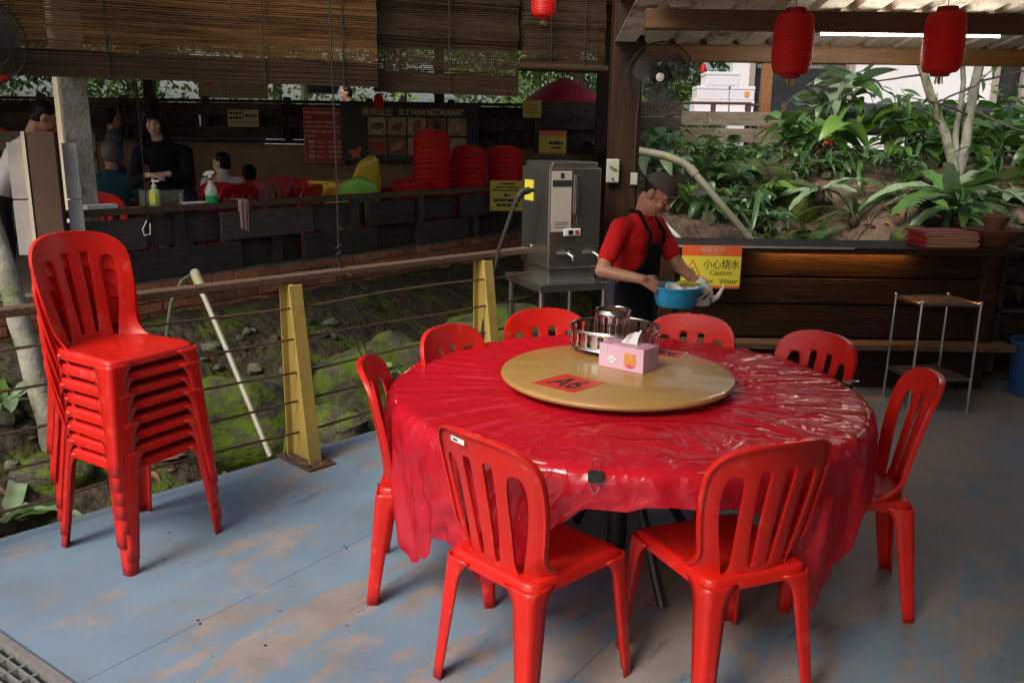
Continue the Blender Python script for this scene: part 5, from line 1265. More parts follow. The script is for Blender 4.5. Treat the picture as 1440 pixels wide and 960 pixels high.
# ================================================================== YARD AND PLANTS
struct(MB().box((-20, 33, -.55), (42.4, 39, 2.9)).build('yard', 'ground', smooth=0))
def leaf_mesh(L, Wd, shape, curl=.25, fold=.25, n=7, wavy=0., mat='leaf_mid', seed=0):
    """blade along +Y from the origin, upper face +Z, with a folded midrib"""
    mb = MB()
    def wdt(t):
        if shape == 'heart': return (math.sin(math.pi*min(1, t**.55))**.75 if t < 1 else 0)*(1 - .15*t)
        if shape == 'strap': return min(1, (t*6 + .25))*superell(max(0, (t - .35)/.65), 2.2)
        return math.sin(math.pi*t**.8)**.9 if 0 < t < 1 else 0
    def f(i, j):
        t = j/n; w_ = wdt(t)*Wd/2 + .0008; u = (i - 2)/2
        y = L*math.sin(t*curl*1.6)/(curl*1.6) if curl else L*t; z = -L*(1 - math.cos(t*curl*1.6))/(curl*1.6) if curl else 0
        return (u*w_, y, z + abs(u)*w_*fold + wavy*Wd*.25*math.sin(t*22 + i + seed)*abs(u))
    mb.grid(f, 5, n + 1); me = mb.mesh('leaf', mat, 180); return me
def leafset(mat, shape, L, Wd, k=3, **kw): return [leaf_mesh(L*(1 + .12*q), Wd*(1 - .06*q), shape, curl=.25 + .3*q, fold=.18 + .12*q, mat=mat, seed=q, **kw) for q in range(k)]
LS = {'broad_pale': leafset('leaf_pale', 'heart', .20, .15), 'broad_bright': leafset('leaf_bright', 'heart', .21, .15), 'broad_mid': leafset('leaf_mid', 'heart', .20, .13),
      'oval_dark': leafset('leaf_dark', 'oval', .19, .09), 'oval_mid': leafset('leaf_mid', 'oval', .17, .08), 'oval_pale': leafset('leaf_pale', 'oval', .17, .085),
      'strap_mid': leafset('leaf_mid', 'strap', .58, .14, wavy=.35, n=14), 'strap_dark': leafset('leaf_dark', 'strap', .45, .05, n=9), 'strap_pale': leafset('leaf_pale', 'strap', .55, .12, wavy=.35, n=14),
      'dry': leafset('leaf_dry', 'oval', .13, .055)}
def put_leaf(me, parent, loc, d, upv=(0, 0, 1), s=1., roll=0.):
    y = Vector(d).normalized(); u = Vector(upv); x = y.cross(u)
    if x.length < 1e-3: x = Vector((1, 0, 0))
    x.normalize(); z = x.cross(y)
    m = Matrix((x, y, z)).transposed() @ Matrix.Rotation(roll, 3, 'Y')
    o = link('leaf', me, parent); o.matrix_local = Matrix.Translation(loc) @ m.to_4x4() @ Matrix.Scale(s, 4); return o
def shrub(name, label, loc, kinds, stems, h, spread, per, rs, size=1., group='leafy plants in the garden', droop=.3, towards=None, stem_mat='stem_green', bare=.3):
    t = thing(name, label, 'plant', loc, 0, group)
    for k in range(stems):
        a = 2*math.pi*(k + rs.uniform(-.3, .3))/stems; hh = h*rs.uniform(.7, 1.1); sp = spread*rs.uniform(.5, 1.1)
        tip = Vector((sp*math.cos(a), sp*math.sin(a), hh)); mid = tip*.5 + V(0, 0, hh*.12) + V(rs.uniform(-.04, .04), rs.uniform(-.04, .04), 0)
        pts = [V(0, 0, -.05), mid*.55, mid, tip]
        MB().tube(pts, [.011*size + .002, .008*size + .002, .006, .003], 6).build('stem', stem_mat, t)
        for q in range(per):
            f = bare + (1 - bare)*(q + rs.random()*.6)/per
            b = mid*(f*2) if f < .5 else mid + (tip - mid)*(f*2 - 1)
            la = a + q*2.4 + rs.uniform(-.5, .5); d = Vector((math.cos(la), math.sin(la), rs.uniform(-droop, .45)))
            if towards is not None: d = d + Vector(towards)*rs.uniform(0, .9)
            ks = LS[rs.choice(kinds)]; put_leaf(rs.choice(ks), t, b, d, s=size*rs.uniform(.65, 1.15), roll=rs.uniform(-.5, .5))
    return t
rs = random.Random(21)
BR = ['broad_mid', 'broad_bright', 'broad_mid']; DK = ['oval_dark', 'oval_mid', 'oval_dark']; PL = ['broad_pale', 'broad_mid', 'oval_pale']
# tall broad-leaved bush by the dark doorway
shrub('broadleaf_bush', 'tall bush with large pale leaves in front of the dark doorway', (3.55, 9.9, 1.45), ['broad_pale', 'broad_pale', 'broad_mid'], 6, 1.1, .45, 8, rs, 1.75, 'broad leaved garden bushes', towards=(0, -1, 0), bare=.35, stem_mat='stem_brown')
shrub('broadleaf_bush', 'bush with bright green broad leaves right of the dark doorway', (4.25, 9.6, 1.42), ['broad_bright', 'broad_bright', 'broad_mid'], 6, .75, .5, 8, rs, 1.6, 'broad leaved garden bushes', towards=(0, -1, 0))
for x, y, h in ((4.9, 10.2, .85), (5.5, 9.8, .75), (6.1, 10.3, .9), (6.8, 9.9, .85), (7.4, 10.3, .95), (4.6, 9.0, .5), (5.3, 8.9, .55), (6.0, 9.1, .6), (6.7, 9.2, .7), (3.1, 9.3, .5)):
    shrub('broadleaf_bush', 'leafy green bush in the hedge below the white wall', (x, y, gz(x, y) - .03), rs.choice([BR, DK, ['broad_mid', 'oval_dark', 'oval_mid'], ['oval_mid', 'broad_bright']]), 6, h, .5, 8, rs, rs.uniform(1.15, 1.65), 'hedge bushes below the white wall', towards=(0, -.9, 0))
for x, y, h, k in ((5.0, 8.1, .75, PL), (5.4, 7.9, .8, PL), (5.35, 8.5, .95, ['broad_mid', 'oval_pale']), (5.9, 8.2, .9, ['broad_pale', 'broad_mid'])):
    shrub('pale_leaf_plant', 'pale leaved plant leaning over the garden beside the white trunk', (x, y, gz(x, y) - .02), k, 5, h, .4, 8, rs, 1.15, 'pale leaved plants beside the white trunk', towards=(0, -.8, 0))
for x, y, h, k, lab in ((1.35, 7.75, .35, ['broad_pale', 'oval_pale'], 'silvery broad leaved plant beside the timber post'), (2.05, 7.9, .34, DK, 'dark glossy plant with upright oval leaves by the white pipe'), (2.2, 7.35, .2, ['oval_pale', 'oval_mid'], 'small silvery plant hanging over the dark rock')):
    shrub('garden_plant', lab, (x, y, gz(x, y) + .05), k, 5, h, .22, 6, rs, 1.05, 'single plants among the garden rocks', towards=(0, -.8, 0))
for x, y in ((1.5, 7.25), (1.75, 7.35), (2.2, 7.75), (2.0, 8.1), (2.4, 8.15), (1.35, 8.2), (1.95, 7.45), (2.3, 8.4), (2.75, 8.5), (3.0, 8.6), (3.3, 8.5), (2.5, 8.7), (2.9, 9.1), (2.3, 8.9), (3.5, 8.9), (3.75, 8.4), (4.0, 8.75), (4.5, 8.3), (1.75, 8.4), (1.5, 8.9), (2.0, 9.4), (2.6, 9.7)):
    shrub('leafy_clump', 'low clump of dark green leaves on the garden slope', (x, y, gz(x, y) - .01), rs.choice([DK, ['oval_mid', 'strap_dark'], ['oval_dark', 'strap_dark'], BR]), 5, rs.uniform(.22, .42), .28, 6, rs, rs.uniform(.7, 1.), 'low leaf clumps on the garden slope', towards=(0, -.7, 0), droop=.6)
for x, y in ((2.25, 6.75), (2.45, 7.35), (1.95, 6.9), (2.75, 6.6), (4.4, 7.0), (4.7, 7.4), (5.2, 7.3), (3.6, 6.6), (4.0, 6.5)):
    shrub('seedling', 'small seedling on the garden soil', (x, y, gz(x, y) - .01), ['oval_mid', 'broad_bright'], 3, .12, .10, 4, rs, .42, 'seedlings on the garden soil', droop=.2)
# bird's nest fern at the tree foot
def nest(label, loc, n, kinds, size, rs, tilt=(.25, 1.0), group=None, sector=None):
    t = thing('nest_fern', label, 'fern', loc, 0, group)
    for k in range(n):
        a = 2*math.pi*k/n + rs.uniform(-.2, .2) if sector is None else sector[0] + (sector[1] - sector[0])*k/(n - 1)
        el = rs.uniform(*tilt); d = Vector((math.cos(a)*math.cos(el), math.sin(a)*math.cos(el), math.sin(el)))
        o = put_leaf(rs.choice(LS[rs.choice(kinds)]), t, (.03*math.cos(a), .03*math.sin(a), 0), d, s=size*rs.uniform(.75, 1.15), roll=rs.uniform(-.4, .4)); o.name = 'frond'
    MB().ell((0, 0, -.05), (.05, .05, .07), n=12, m=8).build('root_ball', 'bark_dark', t)
    return t
nest("bird's nest fern with broad wavy fronds at the foot of the white trunk", (3.93, 7.72, 1.22), 15, ['strap_mid', 'strap_mid', 'strap_pale'], 1.15, rs, (.0, .9))
nest('drooping strap leaved fern below the white trunk', (3.75, 7.35, 1.14), 12, ['strap_mid', 'strap_dark'], .95, rs, (-.6, .5))
nest('pale nest fern with arching fronds right of the white trunk', (4.55, 7.9, 1.22), 9, ['strap_pale'], 1.15, rs, (.1, .7))
nest('dark strap leaved clump on the bare soil edge', (3.1, 7.75, 1.05), 10, ['strap_dark'], 1.0, rs, (.2, 1.))
nest('strap leaved clump hanging over the garden rock', (2.85, 8.0, 1.25), 10, ['strap_dark', 'strap_pale'], .8, rs, (-.3, .8))
# feather ferns
def frond_mesh(L, mat):
    mb = MB(); n = 20; pts = [Vector((0, L*(i/n), .30*L*math.sin(i/n*2.2) - .18*L*(i/n)**2)) for i in range(n + 1)]
    mb.tube(pts, [.004]*n + [.0015], 5)
    for i in range(2, n + 1):
        f = i/n; w_ = L*.20*math.sin(math.pi*min(1, f*.86 + .12))**.8
        for s in (-1, 1):
            p = pts[i]; d = Vector((s, .35, -.12)).normalized(); q = Vector((0, 1, 0)); hw = L*.019
            mb.add([p - q*hw, p + d*w_*.5 - q*hw*1.1 + V(0, 0, .008), p + d*w_, p + d*w_*.5 + q*hw*1.1 + V(0, 0, .008), p + q*hw], [(0, 1, 2, 3, 4)])
    return mb.mesh('frond', mat, 0)
FR = [frond_mesh(.5, 'leaf_mid'), frond_mesh(.55, 'leaf_dark'), frond_mesh(.5, 'leaf_bright'), frond_mesh(.55, 'leaf_pale')]
def fern(label, loc, n, ids, size, rs, sector=(0, 6.28), group='feathery ferns in the garden', el=(.1, .7)):
    t = thing('fern', label, 'fern', loc, 0, group)
    for k in range(n):
        a = sector[0] + (sector[1] - sector[0])*(k + rs.uniform(.1, .9))/n; e = rs.uniform(*el); d = Vector((math.cos(a)*math.cos(e), math.sin(a)*math.cos(e), math.sin(e)))
        o = put_leaf(FR[rs.choice(ids)], t, (0, 0, 0), d, s=size*rs.uniform(.7, 1.15), roll=rs.uniform(-.3, .3)); o.name = 'frond'
    return t
fern('pale feathery fern drooping towards the counter below the white trunk', (3.75, 7.2, 1.18), 7, [3, 3, 0], 1.15, rs, (3.3, 5.2), el=(-.35, .25))
for x, y, z in ((2.45, 7.1, .05), (2.7, 7.75, .05), (2.3, 6.95, .02), (2.55, 7.45, .1), (1.85, 8.2, .1), (2.15, 8.6, .05), (3.55, 8.0, .0)):
    fern('feathery green fern among the rocks right of the white pipe', (x, y, gz(x, y) + z), 7, [0, 1, 2], rs.uniform(.6, .95), rs, (2.6, 6.6), 'feathery ferns among the garden rocks', (-.2, .7))
# red flowers
for x, y, z, mt, lab in ((3.25, 9.0, 1.72, 'petal', 'orange red flower cluster among the garden leaves'), (5.05, 8.2, 1.62, 'petal_pink', 'drooping pink red flower right of the white trunk'), (3.4, 9.4, 1.86, 'petal', 'small red flower under the pale leaves')):
    t = thing('flower', lab, 'flower', (x, y, z))
    for k in range(9):
        a = k*.7; m = leaf_mesh(.10, .04, 'oval', mat=mt); o = put_leaf(m, t, (0, 0, 0), (math.cos(a), math.sin(a), rs.uniform(-.7, .3))); o.name = 'petal'
    MB().tube([(0, 0, 0), (.02, .1, -.15), (.0, .2, -.4)], .006, 5).build('stem', 'stem_green', t)
# garden tree with forked white trunk
tr = thing('forked_tree', 'young tree with a forked white lichened trunk in the garden', 'tree', (4.17, 8.1, 1.25))
def wob(pts, n=12, amp=.015, seed=0):
    out = []; r_ = random.Random(seed); P = [Vector(p) for p in pts]
    for i in range(len(P) - 1):
        for k in range(n):
            t = k/n; out.append(P[i].lerp(P[i + 1], t) + Vector((r_.uniform(-amp, amp), r_.uniform(-amp, amp), 0)))
    out.append(P[-1]); return out
def taper(n, a, b): return [a + (b - a)*i/(n - 1) for i in range(n)]
pp = wob([(0, 0, -.15), (-.02, 0, .12), (-.12, 0, .42), (-.34, .0, .86), (-.52, .0, 1.25), (-.8, 0, 2.2)], 4, .006, 1); MB().tube(pp, taper(len(pp), .052, .030), 12).build('trunk', 'bark_pale', tr, smooth=180)
pp = wob([(.0, .02, .05), (.05, .03, .4), (.06, .05, .8), (.10, .06, 1.2), (.25, .06, 2.2)], 4, .006, 2); MB().tube(pp, taper(len(pp), .045, .040), 12).build('trunk', 'bark_pale', tr, smooth=180)
pp = wob([(.0, .06, .2), (-.02, .1, .6), (-.0, .12, 1.0), (-.1, .15, 1.6)], 4, .006, 3); MB().tube(pp, taper(len(pp), .03, .02), 10).build('trunk', 'bark_pale', tr, smooth=180)
for k, (p0, p1, p2) in enumerate([((-.45, 0, 1.05), (-.9, -.1, .98), (-1.5, -.1, .70)), ((.05, .05, .7), (-.25, -.1, .78), (-.75, -.2, .86)), ((.07, .05, .75), (.3, -.2, .60), (.75, -.3, .45)), ((-.3, 0, .8), (.0, -.1, .95), (.25, -.1, 1.2)), ((-.2, 0, .6), (-.5, -.2, .72), (-.95, -.3, .92)), ((.1, .05, 1.0), (.5, 0, 1.1), (1.1, -.1, 1.0))]):
    pp = wob([p0, p1, p2], 5, .012, k + 9); b = MB().tube(pp, taper(len(pp), .012, .004), 6).build('branch', 'bark_dark', tr)
    for q in range(6): put_leaf(rs.choice(LS[rs.choice(['oval_dark', 'oval_mid', 'oval_dark'])]), b, pp[-1 - q % 5], (rs.uniform(-1, 1), rs.uniform(-1, .2), rs.uniform(-.8, .2)), s=rs.uniform(.5, .85))
cr_ = MB()
for k in range(1500):
    a = rs.uniform(0, 6.28); q = rs.random()**.5; p = Vector((1.2*q*math.cos(a) - .2, 1.1*q*math.sin(a), 2.0 + .8*rs.random()*(1.2 - q)))
    d = Vector((rs.uniform(-1, 1), rs.uniform(-1, 1), rs.uniform(-.6, .3))).normalized(); x = d.cross(V(0, 0, 1)).normalized()
    L_ = rs.uniform(.08, .16); cr_.add([p, p + d*L_*.5 + x*L_*.25, p + d*L_, p + d*L_*.5 - x*L_*.25], [(0, 1, 2, 3)])
cr_.build('crown', 'leaf_mid', tr, smooth=0)
# leaning lichened trunk by the deck and the plants in the gully
lt = thing('leaning_tree', 'leaning lichen white tree trunk beside the cable railing', 'tree', (-2.52, 4.45, -.1))
pp = wob([(.02, -.02, -.2), (-.05, 0, .2), (-.18, .08, .75), (-.32, .15, 1.3), (-.6, .3, 2.4), (-.9, .4, 3.6)], 4, .008, 5); MB().tube(pp, taper(len(pp), .066, .045), 14).build('trunk', 'bark_pale', lt, smooth=180)
cr_ = MB()
for k in range(1400):
    a = rs.uniform(0, 6.28); q = rs.random()**.5; p = Vector((-.9 + 1.0*q*math.cos(a), .4 + 1.0*q*math.sin(a), 3.2 + .9*rs.random()*(1.3 - q)))
    d = Vector((rs.uniform(-1, 1), rs.uniform(-1, 1), rs.uniform(-.6, .3))).normalized(); x = d.cross(V(0, 0, 1)).normalized(); L_ = rs.uniform(.08, .16)
    cr_.add([p, p + d*L_*.5 + x*L_*.25, p + d*L_, p + d*L_*.5 - x*L_*.25], [(0, 1, 2, 3)])
cr_.build('crown', 'leaf_mid', lt, smooth=0)
nest('broad green nest fern behind the leaning trunk', (-2.86, 4.55, .18), 9, ['strap_mid', 'strap_pale'], .85, rs, (.1, .9))
nest('silvery green nest fern under the lowest cable by the chair stack', (-2.55, 3.95, -.25), 8, ['strap_pale', 'strap_mid'], .75, rs, (.0, .8))
nest('small strap leaved fern behind the legs of the chair stack', (-1.72, 4.12, -.34), 8, ['strap_mid', 'strap_pale'], .65, rs, (.0, .8))
for x, y, z, lab in ((-.72, 5.15, .18, 'tiny seedling growing from the mossy boulder crack'), (-.30, 5.55, .18, 'small green sprig by the second yellow post'), (-1.55, 4.3, -.38, 'tuft of small leaves at the deck edge'), (-2.15, 3.75, -.35, 'small seedling below the cable railing')):
    shrub('seedling', lab, (x, y, z), ['oval_mid', 'broad_bright'], 3, .10, .08, 4, rs, .36, 'seedlings in the gully', droop=.2)
# dead leaves and litter, gully and garden
def gully_leaf(x, y):
    a = AX.x*x + AX.y*y; b = BX.x*x + BX.y*y; return gully_z(a, b)
SM = [rock_mesh(k + 11, 10, 7, .3, 'stone') for k in range(4)]
for k in range(110):
    t = rs.uniform(-1.6, 1.7); off = -rs.uniform(.06, 2.0); p = FN(t, 0, off); s = rs.uniform(.018, .075)
    o = link('stone', SM[k % 4], None, (p.x, p.y, gully_leaf(p.x, p.y) + s*.25), rs.uniform(0, 6)); o.scale = (s*rs.uniform(.8, 1.4), s, s*rs.uniform(.5, .9)); tag(o, 'loose mossy stone on the gully bank', 'stone', 'loose stones in the gully')
for k in range(90):
    x = rs.uniform(1.2, 5.0); y = rs.uniform(6.3, 8.6); s = rs.uniform(.02, .09)
    o = link('stone', SM[k % 4], None, (x, y, gz(x, y) + s*.2), rs.uniform(0, 6)); o.scale = (s*rs.uniform(.8, 1.4), s, s*rs.uniform(.5, .9)); tag(o, 'loose stone on the garden soil', 'stone', 'loose stones on the garden soil')
for k in range(80):
    t = rs.uniform(-1.3, 1.6); off = -rs.uniform(.15, 1.5); p = FN(t, 0, off); s = rs.uniform(.45, 1.1)
    o = link('dead_leaf', rs.choice(LS['dry']), None, (p.x, p.y, gully_leaf(p.x, p.y) + .02)); o.rotation_euler = (rs.uniform(-.5, .5), rs.uniform(-.5, .5), rs.uniform(0, 6.3)); o.scale = (s, s, s*2.2); tag(o, 'dead brown leaf lying in the mossy gully', 'leaf', 'dead leaves in the gully')
for k in range(240):
    x = rs.uniform(1.9, 5.2); y = rs.uniform(6.3, 8.4); s = rs.uniform(.4, 1.2)
    o = link('dead_leaf', rs.choice(LS['dry']), None, (x, y, gz(x, y) + .015)); o.rotation_euler = (rs.uniform(-.6, .6), rs.uniform(-.6, .6), rs.uniform(0, 6.3)); o.scale = (s, s, s*2.2); tag(o, 'dead brown leaf lying on the garden soil', 'leaf', 'dead leaves on the garden soil')
for k in range(14):
    x = rs.uniform(2.3, 4.4); y = rs.uniform(6.5, 7.6); L_ = rs.uniform(.15, .4); a = rs.uniform(-.8, .8)
    pts = [V(x + math.cos(a)*L_*f + rs.uniform(-.02, .02), y + math.sin(a)*L_*f, gz(x + math.cos(a)*L_*f, y + math.sin(a)*L_*f) + .015 + rs.uniform(0, .02)) for f in (0, .25, .5, .75, 1)]
    b = pts[0].copy(); tag(MB().tube([p - b for p in pts], .007, 5).build('twig', 'stem_brown', None, loc=b), 'dry twig lying on the garden soil', 'twig', 'twigs on the garden soil')
for (x, y, z) in ((-2.02, 5.05, .30), (-1.92, 4.6, .15), (-2.2, 4.75, .1)):
    m = MB(); m.grid(lambda i, j: ((i - 2)*.02 + rs.uniform(-.006, .006), (j - 2)*.018, rs.uniform(0, .025)), 5, 5); tag(m.build('paper_scrap', 'white_paper', None, smooth=0, loc=(x, y, z)), 'crumpled white paper scrap on the mossy bank', 'litter', 'paper scraps in the gully')
# trees beyond
def crown_mesh(n, rx, ry, rz_, size, rs, mat):
    mb = MB(); cl = [(Vector((rs.uniform(-1, 1)*rx*.7, rs.uniform(-1, 1)*ry*.7, rs.uniform(-1, 1)*rz_*.75)), rs.uniform(.25, .5)) for _ in range(26)]
    for k in range(n):
        c, q = rs.choice(cl); d = Vector((rs.gauss(0, 1), rs.gauss(0, 1), rs.gauss(0, 1))).normalized()*q*rs.uniform(.6, 1.)
        p = c + Vector((d.x*rx, d.y*ry, d.z*rz_)); e = Vector((rs.uniform(-1, 1), rs.uniform(-1, 1), rs.uniform(-1, .4))).normalized(); x = e.cross(V(0, 0, 1)).normalized(); L_ = size*rs.uniform(.6, 1.3)
        mb.add([p, p + e*L_*.5 + x*L_*.28, p + e*L_, p + e*L_*.5 - x*L_*.28], [(0, 1, 2, 3)])
    return mb.mesh('crown', mat, 0)
CR = [crown_mesh(6500, 2.2, 1.6, 1.7, .15, random.Random(k), 'foliage_far') for k in range(3)]
tp = [(-9.5, 15.5, 2.4), (-7.2, 16.5, 2.7), (-12.5, 13.0, 2.6), (-5.0, 18.5, 3.2), (-2.6, 20.0, 3.4), (-.2, 18.5, 3.1), (1.2, 16.2, 2.9), (3.0, 19.0, 3.4), (-10.5, 9.6, 2.3), (-14, 18, 4.0), (0.6, 24, 4.2), (-6, 25, 4.6), (5, 24, 5.4), (10, 24, 5.4), (-13, 8, 3)]
for k, (x, y, z) in enumerate(tp):
    t = thing('leafy_tree', 'sunlit leafy tree standing beyond the restaurant and the terrace', 'tree', (x, y, .8), k*1.3, 'trees beyond the restaurant')
    MB().tube([(0, 0, 0), (.05, 0, 1.), (0, .05, z)], [.16, .12, .07], 8).build('trunk', 'bark_dark', t); o = link('crown', CR[k % 3], t, (0, 0, z - .8 + .6)); o.scale = (1.15, 1.15, 1.15)
bu = thing('bright_bush', 'bright yellow green bush behind the garden fence', 'bush', (2.35, 14.6, 1.59)); o = link('crown', crown_mesh(3000, .75, .6, .6, .13, random.Random(5), 'leaf_bright'), bu, (0, 0, .55)); MB().tube([(0, 0, 0), (0, 0, .5)], .05, 6).build('stem', 'bark_dark', bu)
# ================================================================== PEOPLE
def remeshed(mb, name, mat, parent, vox, loc, smooth_it=3):
    o = mb.build(name, mat, parent, smooth=0, loc=loc)
    r = o.modifiers.new('r', 'REMESH'); r.mode = 'VOXEL'; r.voxel_size = vox; r.use_smooth_shade = True
    s = o.modifiers.new('s', 'SMOOTH'); s.factor = .5; s.iterations = smooth_it
    return o
def hand(mb, w, d, n, side, curl=.6, s=1.):
    """w wrist, d pointing direction, n palm normal, side +1/-1 thumb side"""
    d = Vector(d).normalized(); n = Vector(n); n = (n - d*n.dot(d)).normalized(); x = d.cross(n)*side
    w = Vector(w); k = w + d*.085*s
    for q in (-.026, -.009, .009, .026): mb.cap(w + x*q*.55*s, .016*s, k + x*q*s, .0115*s, 8)
    for q, L_ in ((-.029, .060), (-.010, .074), (.010, .078), (.028, .070)):
        p = k + x*q*s; a = 0; seg = [L_*.45, L_*.32, L_*.26]; r = .0095*s
        for g_ in seg:
            a += curl; e = (d*math.cos(a) + n*math.sin(a)); p2 = p + e*g_*s; mb.cap(p, r, p2, r*.9, 8); p = p2; r *= .9
    p = w + d*.022*s + x*.026*s; e = (d*.72 + x*.62 + n*.28).normalized(); p2 = p + e*.042*s; mb.cap(p, .0135*s, p2, .011*s, 8); e2 = (d*.85 + x*.15 + n*.5).normalized(); mb.cap(p2, .011*s, p2 + e2*.03*s, .009*s, 8)
def person(label, base, J, fwd, hf, skin='skin', shirt='shirt_red', sleeve=.55, trousers='trousers', hair='hair', vox=.008, s=1., hairstyle='short', group=None, face=True, hands=True):
    base = Vector(base); t = thing('person', label, 'person', base, 0, group)
    J = {k: Vector(v) - base for k, v in J.items()}
    f = Vector(fwd).normalized(); P, Nk, H = J['P'], J['N'], J['H']; z = (Nk - P).normalized(); x = f.cross(z).normalized(); y = z.cross(x); T = Matrix((x, y, z)).transposed(); Ls = (Nk - P).length
    body = MB()
    def torso(mb, g):
        mb.ell(P + z*Ls*.70, (.150*s + g, .098*s + g, .155*s + g), T); mb.ell(P + z*Ls*.42, (.138*s + g, .098*s + g, .16*s + g), T); mb.ell(P + z*Ls*.06, (.150*s + g, .105*s + g, .125*s + g), T)
        for q in 'RL': mb.cap(P + z*Ls*.86, .062*s + g, J['S' + q], .050*s + g)
        mb.cap(P + z*Ls*.8, .07*s + g, Nk, .058*s + g)
    def arm(mb, q, g, a, b):
        S_, E_, W2 = J['S' + q], J['E' + q], J['W' + q]
        if a < .5: mb.cap(S_, .049*s + g, S_.lerp(E_, min(1, b*2)), (.049 - .010*min(1, b*2))*s + g)
        if b > .5: mb.cap(E_, .039*s + g, E_.lerp(W2, (b - .5)*2), (.037 - .010*(b - .5)*2)*s + g)
    def leg(mb, q, g, foot=True):
        hp, kn, an = J['H' + q], J['K' + q], J['A' + q]; mb.cap(hp, .080*s + g, kn, .054*s + g); mb.cap(kn, .052*s + g, an, .036*s + g)
        if foot: mb.cap(an + V(0, 0, -.035), .036*s + g, an + Vector((f.x, f.y, 0)).normalized()*.15 + V(0, 0, -.045), .028*s + g)
    torso(body, 0)
    for q in 'RL': arm(body, q, 0, 0, 1); leg(body, q, 0)
    hf = Vector(hf).normalized(); hx = hf.cross(V(0, 0, 1)).normalized(); hz = hx.cross(hf); HT = Matrix((hx, hf, hz)).transposed()
    def h(a, b, c): return H + HT @ Vector((a*s, b*s, c*s))
    body.cap(Nk - z*.03, .056*s, h(0, -.03, -.06), .052*s)
    body.ell(h(0, -.008, .025), (.073*s, .092*s, .092*s), HT); body.ell(h(0, .022, -.045), (.058*s, .062*s, .070*s), HT); body.ell(h(0, .048, -.090), (.030*s, .028*s, .024*s), HT)
    if face:
        body.cap(h(0, .083, .018), .010*s, h(0, .098, -.020), .0105*s); body.ell(h(0, .086, -.024), (.016*s, .012*s, .009*s), HT)
        for e in (-1, 1):
            body.ell(h(e*.034, .066, -.022), (.022*s, .020*s, .020*s), HT); body.cap(h(e*.012, .084, .036), .008*s, h(e*.048, .066, .036), .008*s)
            body.ell(h(e*.074, -.012, -.004), (.013*s, .022*s, .032*s), HT)
        body.ell(h(0, .074, -.062), (.024*s, .014*s, .012*s), HT)
    if hands:
        for q in 'RL':
            d = J.get('D' + q); d = (d + base) if d is not None else (J['W' + q] - J['E' + q]); nn = J.get('M' + q); nn = (nn + base) if nn is not None else Vector((0, 0, -1)); hand(body, J['W' + q], d, nn, 1 if q == 'R' else -1, J.get('curl', Vector((.45,)*3) - base).x + base.x, s)
    remeshed(body, 'body', skin, t, vox, (0, 0, 0))
    if face:
        for e in (-1, 1):
            ey = MB().ell(h(e*.031, .0765, .012), (.0125*s, .008*s, .0055*s), HT, 10, 6).build('eye', 'eye_white', t); MB().ell(h(e*.031, .0825, .0115), (.0055*s, .004*s, .0055*s), HT, 8, 6).build('iris', 'ink_black', ey)
            MB().cap(h(e*.016, .091, .039), .0030*s, h(e*.046, .078, .035), .0026*s, 6).build('eyebrow', 'hair', t)
            MB().cap(h(e*.020, .0835, .0185), .0022*s, h(e*.043, .076, .018), .0018*s, 6).build('eyelid', 'hair', t)
        MB().cap(h(-.017, .0845, -.060), .0048*s, h(.017, .0845, -.060), .0048*s, 8).build('lips', 'lips', t)
    sh = MB(); torso(sh, .011)
    for q in 'RL': arm(sh, q, .012, 0, sleeve)
    remeshed(sh, 'shirt', shirt, t, max(vox, .009), (0, 0, 0), 2)
    tr_ = MB(); tr_.ell(P + z*Ls*.03, (.160*s + .01, .115*s + .01, .12*s), T)
    for q in 'RL': leg(tr_, q, .014, False)
    remeshed(tr_, 'trousers', trousers, t, max(vox, .012), (0, 0, 0), 2)
    for q in 'RL': MB().cap(J['A' + q] + V(0, 0, -.038), .046*s, J['A' + q] + Vector((f.x, f.y, 0)).normalized()*.17 + V(0, 0, -.05), .036*s).build('shoe', 'black_plastic', t)
    hm = MB()
    if hairstyle == 'short':
        hm.ell(h(0, -.026, .045), (.080*s, .090*s, .084*s), HT); hm.ell(h(0, -.045, -.005), (.075*s, .062*s, .075*s), HT)
    elif hairstyle == 'long':
        hm.ell(h(0, -.018, .045), (.084*s, .098*s, .088*s), HT)
        for e in (-1, 1):
            hm.cap(h(e*.066, .005, .04), .032*s, h(e*.080, -.0, -.08), .032*s); hm.cap(h(e*.080, -.0, -.08), .032*s, h(e*.095, -.01, -.21), .028*s); hm.cap(h(e*.034, .062, .072), .022*s, h(e*.066, .054, .01), .016*s); hm.cap(h(e*.066, .054, .01), .016*s, h(e*.078, .04, -.10), .020*s); hm.cap(h(0, .075, .075), .018*s, h(e*.02, .088, .045), .008*s)
        hm.cap(h(0, -.06, .0), .075*s, h(0, -.07, -.16), .070*s)
    elif hairstyle == 'cap':
        def hb(i, j):
            a = R(176 + 188*i/20); zz = .060 - .100*j/8*(.55 + .45*math.sin(math.pi*i/20)); r = math.sqrt(max(.05, 1 - ((zz - .025)/.094)**2))
            return h(.0755*r*math.cos(a), -.008 + .0955*r*math.sin(a), zz)
        MB().grid(hb, 21, 9).build('hair', hair, t, smooth=180)
    if hm.v: remeshed(hm, 'hair', hair, t, max(vox, .007), (0, 0, 0), 1)
    return t, h, HT, T, J, P, z, x, y, Ls
